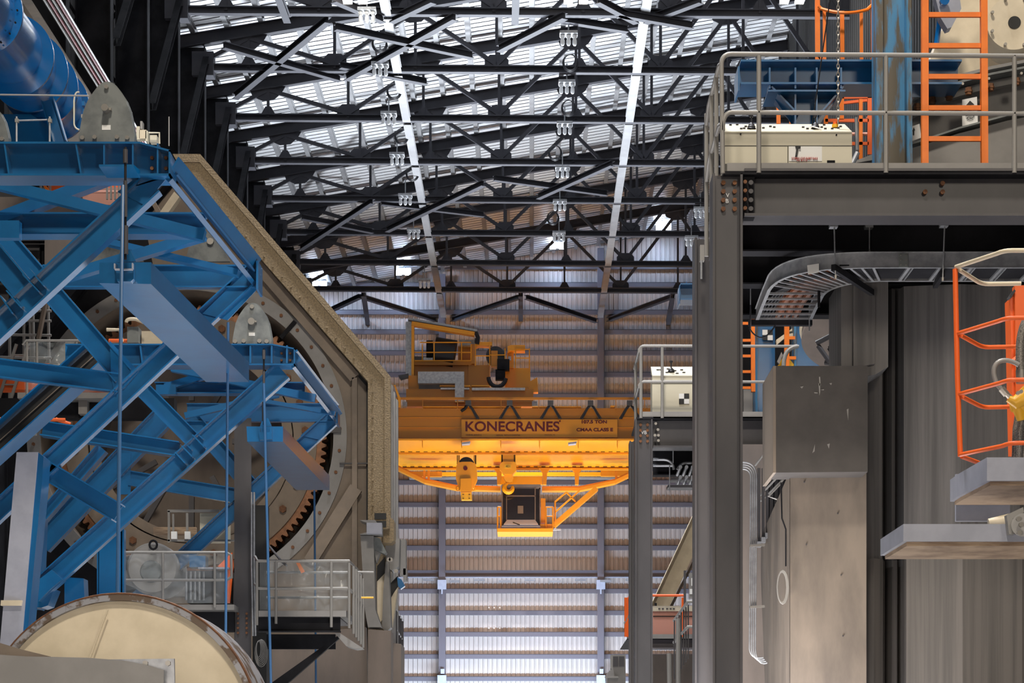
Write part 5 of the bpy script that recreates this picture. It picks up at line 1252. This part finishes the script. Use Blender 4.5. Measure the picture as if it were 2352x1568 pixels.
MB().pbox(1148,1094,1246,1112,K+5,.4).build('cab_carrier','cyel',t)
# festoon
for i,x in enumerate((1076,1171,1265,1357,1447)):
    f=thing('festoon_trolley','small black cable trolley with drooping cables on the crane rail, %s from the left'%['first','second','third','fourth','fifth'][i],'cable trolley','cable trolleys on the crane')
    MB().pbox(x-7,919,x+6,930,K-.8,.3).build('carriage','steel',f)
    for s in (-1,1):
        for d in (0,4):
            if i==0 and s<0: MB().tube([P(x-3,930,K-.7),P(x-8,938,K-.7),P(x-17,944,K-.7)],.09,8).build('cable','blackrub',f); continue
            MB().tube([P(x,928+d*.5,K-.6-.02*d),P(x+s*8,936+d,K-.6),P(x+s*(24-d),962,K-.6)],.05,6).build('cable','blackrub',f)
# trolley
t=thing('crane_trolley','shade-darkened yellow hoist trolley with railings standing on top of the crane bridge','hoist trolley')
def pb(x0,y0,x1,y1,dy,d,m,n,lab=None): return MB().pbox(x0,y0,x1,y1,K+dy,d).build(n,m,t,lab)
pb(933,893,1225,933,1.0,1.5,'cshade','end_carriage'); pb(938,862,970,895,1.2,1.5,'cshade','left_body')
pb(952,838,1082,893,2.2,1.2,'cshade','machine_frame'); pb(952,828,1083,838,1.9,1.0,'cshade','deck_edge')
pb(1076,838,1125,893,2.0,1.2,'cshade','middle_frame'); pb(1082,790,1090,835,1.8,.3,'cshade','frame_post')
pb(1185,845,1218,893,1.9,1.2,'cyel','right_housing'); pb(1160,845,1186,893,2.4,1.2,'cyel','right_housing')
MB().prism([(1213,878),(1234,866),(1236,900),(1218,900),(1213,890)],K+1.7,.6).build('corner_cover','cyel',t)
pb(960,853,1047,880,.6,.6,'galv','cable_duct','galvanised duct'); pb(1045,853,1066,921,.5,.5,'galv','cable_duct','galvanised duct')
pb(962,880,1015,893,1.0,.4,'steel','duct_underside'); pb(1010,884,1080,888,.9,.3,'cyel','lit_beam'); pb(1083,884,1124,887,.9,.3,'cyel','lit_beam')
pb(1012,890,1078,894,.7,.3,'galv','lower_tray'); pb(1084,890,1206,896,.7,.3,'galv','lower_tray')
# portal
pb(932,738,945,866,1.5,.6,'galv','portal_post_cladding'); pb(945,742,951,866,1.3,.6,'cyel','portal_post')
MB().fb((946,744),(1090,768),K+1.5,9,.5).build('portal_beam','cyel',t); MB().fb((938,735),(1096,762),K+1.8,5,.9).build('portal_cover','galv',t)
MB().tube([P(1093,762,K+1.5),P(1098,775,K+1.5),P(1096,790,K+1.5)],.12,8).build('hanging_cable','blackrub',t)
# drums
MB().cyl(P(998,807,K+2.5),P(1045,815,K+2.5),.85,n=28).build('rope_drum','blackrub',t); MB().cyl(P(980,806,K+2.2),P(994,806,K+2.2),.62,n=24).build('brake_disc','black',t)
pb(951,818,994,828,1.9,.3,'steel','motor'); pb(972,820,994,827,1.8,.1,'galv','terminal_box')
c=P(1138,818,K+1.8); MB().tube([c+V(0,-.2,0),c+V(0,.3,0)],.55,28).build('hook_sheave','blackrub',t); pb(1128,805,1143,842,1.5,.2,'cshade','sheave_plate')
pb(1142,824,1170,850,1.3,.4,'black','hoist_machine'); pb(1138,848,1160,872,1.3,.4,'black','hoist_machine')
mb=MB(); c=P(1142,866,K+1.2); mb.tube([(c.x+math.cos(a)*.5,c.y,c.z+math.sin(a)*.55) for a in [math.pi*(1+.08*k) for k in range(13)]],.12,8); mb.build('hook_curve','blackrub',t)
# platforms, rails
for (x0,x1,y0,y1) in ((1092,1130,785,793),(1166,1206,792,805)):
    MB().prism([(x0,y0+3),(x0+8,y0),(x1,y0),(x1,y1),(x0+6,y1),(x0,y1+3)],K+1.6,.8).build('round_guard','cyel',t)
def rl(x0,x1,ys,posts,dy,y0,y1):
    for y in ys: MB().tube([P(x0,y,K+dy),P(x1,y,K+dy)],.035,6).build('railing_bar','cyel',t)
    for x in posts: MB().tube([P(x,y0,K+dy),P(x,y1,K+dy)],.035,6).build('railing_post','cyel',t)
rl(952,1082,(809,828),(970,1082),1.5,790,828); rl(965,1082,(786,),(997,1060),1.5,786,828)
rl(1090,1125,(817,),(1092,1125),1.5,790,840); rl(1184,1216,(802,822),(1184,1216),1.5,800,846); rl(1125,1160,(815,),(1160,),1.5,800,845)
pb(1090,776,1098,786,2,.3,'steel','small_box'); pb(1055,780,1090,793,2.6,.5,'galv','grey_cabinet'); pb(1164,810,1180,845,2.2,.4,'cyel','cabinet'); pb(1167,818,1174,827,2.0,.1,'galv','cabinet_label')
pb(1052,795,1090,840,3.4,.3,'cshade','rear_frame')
MB().prism([(914,862),(938,857),(938,866),(920,872)],K+.8,.3).build('side_lamp','steel',t)
pb(924,922,935,933,.7,.3,'galv','buffer'); pb(1222,921,1234,932,.7,.3,'galv','buffer')
# hook blocks
t=thing('main_hook_block','big yellow rounded hook block hanging on ropes under the crane bridge, left one','hook block')
H=[(1048,1070),(1052,1062),(1062,1060),(1082,1060),(1092,1064),(1095,1075),(1096,1100),(1091,1112),(1088,1120),(1056,1120),(1051,1112),(1047,1098)]
MB().prism(H,K-.6,.6).build('side_plate','cyel',t); c=P(1071,1067,K-.2); MB().tube([c,c+V(0,.3,0)],.45,28).build('sheave','blackrub',t)
MB().bolts([(1069,1075)],K-.62,.12,.05,16).build('badge','maroon',t)
MB().prism([(1058,1099),(1082,1098),(1084,1128),(1057,1128)],K-.9,.35).build('lower_cover','cyel',t)
MB().prism([(1058,1130),(1083,1130),(1084,1148),(1060,1148)],K-.8,.3).build('rating_plate','yellow',t)
mb=MB()
for x,y in ((1064,1135),(1078,1135),(1064,1144),(1078,1144)): mb.pbox(x-2,y-.6,x+2,y+.6,K-.83,.03)
mb.build('plate_slots','ink',t)
for x in (1052,1088): 
    c=P(x,1122,K-.5); MB().tube([(c.x+math.cos(a)*.1,c.y,c.z+math.sin(a)*.12) for a in [j*math.pi/5 for j in range(10)]],.04,6,closed=True).build('shackle','cyel',t)
for x in (1050,1052.5,1055,1089,1091.5,1093): MB().tube([P(x,1045,K-.3),P(x,1066,K-.3)],.022,5).build('rope','black',t)
t=thing('auxiliary_hook_block','smaller eight-sided yellow hook block marked 401, with a curved hook','hook block')
MB().pbox(1152,1044,1183,1060,K-.3,.2).build('upper_head','cyel',t)
MB().prism([(1148,1066),(1154,1060),(1182,1060),(1186,1066),(1186,1080),(1178,1089),(1158,1089),(1148,1078)],K-.5,.5).build('side_plate','cyel',t)
MB().pbox(1159,1066,1174,1075,K-.52,.02).build('number_plate','yellow',t); text('plate_number','401',1166.5,1070.5,K-.53,5.5,'ink',t,10)
MB().prism([(1159,1090),(1176,1090),(1179,1096),(1177,1106),(1171,1108),(1162,1106),(1157,1098)],K-.4,.3).build('swivel','cyel',t)
c=P(1168,1120,K-.3); MB().tube([(c.x+math.cos(a)*.24,c.y,c.z+math.sin(a)*.24) for a in [math.radians(100+22*k) for k in range(14)]],[.08,.1,.12,.14,.15,.15,.15,.15,.15,.14,.13,.12,.10,.06],8).build('hook','cyel',t)
for x in (1152,1154,1181,1183): MB().tube([P(x,1044,K-.35),P(x,1063,K-.35)],.02,5).build('rope','black',t)
# cab
t=thing('crane_cab','glazed operator cab hanging under the crane bridge on a yellow frame','operator cab')
KC=K+1
MB().pbox(1152,1112,1242,1123,KC,2).build('roof','purlin',t)
for x0,x1 in ((1152,1156),(1162.5,1164.5),(1228,1230.5),(1238,1241)): MB().pbox(x0,1120,x1,1206,KC-(.2 if 1160<x0<1230 else 0),.12).build('frame_post','taupe',t)
MB().pbox(1162,1137,1230,1140,KC-.2,.1).build('frame_bar','taupe',t)
MB().pbox(1164,1122,1228,1193,KC-.15,.04).build('front_window','glass',t)
MB().pbox(1155,1122,1163,1205,KC,.05).pbox(1230,1122,1239,1205,KC,.05).build('side_window','glass',t)
MB().pbox(1156,1122,1238,1205,KC+1.6,.1).build('back_wall','black',t)
MB().prism([(1185,1160),(1206,1160),(1210,1200),(1180,1200)],KC+.9,.3).build('operator_seat','steel',t)
MB().pbox(1189,1161,1202,1179,KC-.25,.03).build('notice','beige',t)
a=P(1165,1195,KC-.2); b=P(1229,1195,KC-.2); c=P(1236,1205,KC-.7); d=P(1157,1205,KC-.7)
MB().hexa([d,c,b,a,d+V(0,.04,.05),c+V(0,.04,.05),b+V(0,.04,.05),a+V(0,.04,.05)]).build('lower_window','lens',t)
MB().pbox(1153,1207,1241,1213,KC-.8,.5).build('sill','pale',t)
MB().pbox(1142,1213,1270,1221,KC-1.0,2.5).build('base_frame','cyel',t)
MB().pbox(1241,1203,1270,1213,KC-.5,.5).pbox(1242,1144,1253,1200,KC+.2,.4).build('side_box','cyel',t)
for x in (1143,1150,1254,1270): MB().tube([P(x,1164,KC-.6),P(x,1215,KC-.6)],.05,6).build('railing_post','cyel',t)
for y in (1164,1185): MB().tube([P(1143,y,KC-.6),P(1150,y,KC-.6)],.04,6).tube([P(1254,y,KC-.6),P(1270,y,KC-.6)],.04,6).build('railing_bar','cyel',t)
MB().tube([P(1178,1199,KC-.9),P(1194,1205,KC-.9)],.03,6).build('wiper','ink',t)
MB().tube([P(1270,1216,KC-.6),P(1288,1215,KC-.6)],.06,6).build('access_arm','pale',t)
t=thing('cab_stair','sloping yellow stair beam with railings right of the operator cab','stair')
MB().fb((1272,1207),(1370,1122),KC,11,.8).build('stair_stringer','cyel',t)
for a,b in (((1275,1152),(1301,1130)),((1275,1176),(1318,1138)),((1301,1130),(1322,1152)),((1318,1138),(1330,1127))): MB().tube([P(*a,KC-.3),P(*b,KC-.3)],.05,6).build('railing_bar','cyel',t)
for x,y0,y1 in ((1275,1152,1210),(1279,1195,1200)): MB().tube([P(x,y0,KC-.3),P(x,y1,KC-.3)],.05,6).build('railing_post','cyel',t)
# ------------------------------------------------------------------ light
def area(name,loc,tgt,sx,sy,e,col):
    l=bpy.data.lights.new(name,'AREA'); l.shape='RECTANGLE'; l.size=sx; l.size_y=sy; l.energy=e; l.color=col
    o=bpy.data.objects.new(name,l); o.location=loc; o.rotation_euler=(Vector(tgt)-Vector(loc)).to_track_quat('-Z','Y').to_euler(); COL.objects.link(o); return o
UP=(.86,.93,1)
def spread(o,a): o.data.spread=math.radians(a); return o
for y,e in ((92,6500),(107,8500),(122,7500)):
    spread(area('roof_uplight_fill',(-1,y,.6),(-.5,y-19,33),4,4,e,UP),80)  # uplights added at floor level to brighten the roof, no fixtures there
area('wall_foot_fill',(0,129,.8),(0,140,5),14,2,10000,(.52,.72,1))  # unseen cool light added to brighten the foot of the back wall
area('wall_wash_fill',(0,116,12),(0,140,16),8,2,900,(1,.60,.36))  # warm wash added in mid-air for the back wall, without a fitting
spread(area('crane_underside_fill',(1,123,8),(1,127.5,19),10,2,600,(1,.80,.5)),90)  # added below the bridge to brighten its underside, apart from the work lamps
area('high_bay_or_fill_lamp',(-1,4,27),(-2,27,6),3,3,5200,(1,.90,.76))
area('high_bay_or_fill_lamp',(6.5,4,12),(3.5,22,9),2,2,480,(1,.88,.72))  # frontal fill added for the ladder and drum flange, not a bay lamp
area('low_front_fill',(-1.5,3,2.2),(2.5,22,2.5),3,2,360,(1,.90,.80))  # low fill added in front to lift the hull and dish
area('under_platform_fill',(.8,20,1.2),(4.0,26,6.6),1,1,160,(1,.88,.74))  # out-of-view fill added to brighten the drum under the platform
area('frame_uplight_fill',(1.5,22,.5),(-2,24,9),4,4,700,(.92,.93,1))  # upward fill added to whiten the undersides of the blue frames
for y,e in ((22,1800),(40,2200),(58,3500),(76,3800),(94,3800),(112,2200),(131,2400)): spread(area('high_bay_or_fill_lamp',(-1,y,30),(-1,y,0),3,3,e,(.95,.96,1)),75)
w=bpy.data.worlds.new('World'); bpy.context.scene.world=w; w.use_nodes=True
w.node_tree.nodes['Background'].inputs[0].default_value=(.75,.82,1,1); w.node_tree.nodes['Background'].inputs[1].default_value=.08
# ------------------------------------------------------------------ camera
cam=bpy.data.cameras.new('Camera'); co=bpy.data.objects.new('Camera',cam); COL.objects.link(co)
cam.sensor_width=36; cam.lens=36*F/2352; cam.shift_x=-(CX-1176)/2352; cam.shift_y=(HY-784)/2352; cam.clip_end=500
co.location=(0,0,CZ); co.rotation_euler=(math.radians(90),0,0); bpy.context.scene.camera=co
finish()
sc=bpy.context.scene; sc.view_settings.view_transform='Standard'; sc.view_settings.look='None'; sc.view_settings.gamma=1; sc.view_settings.exposure=0
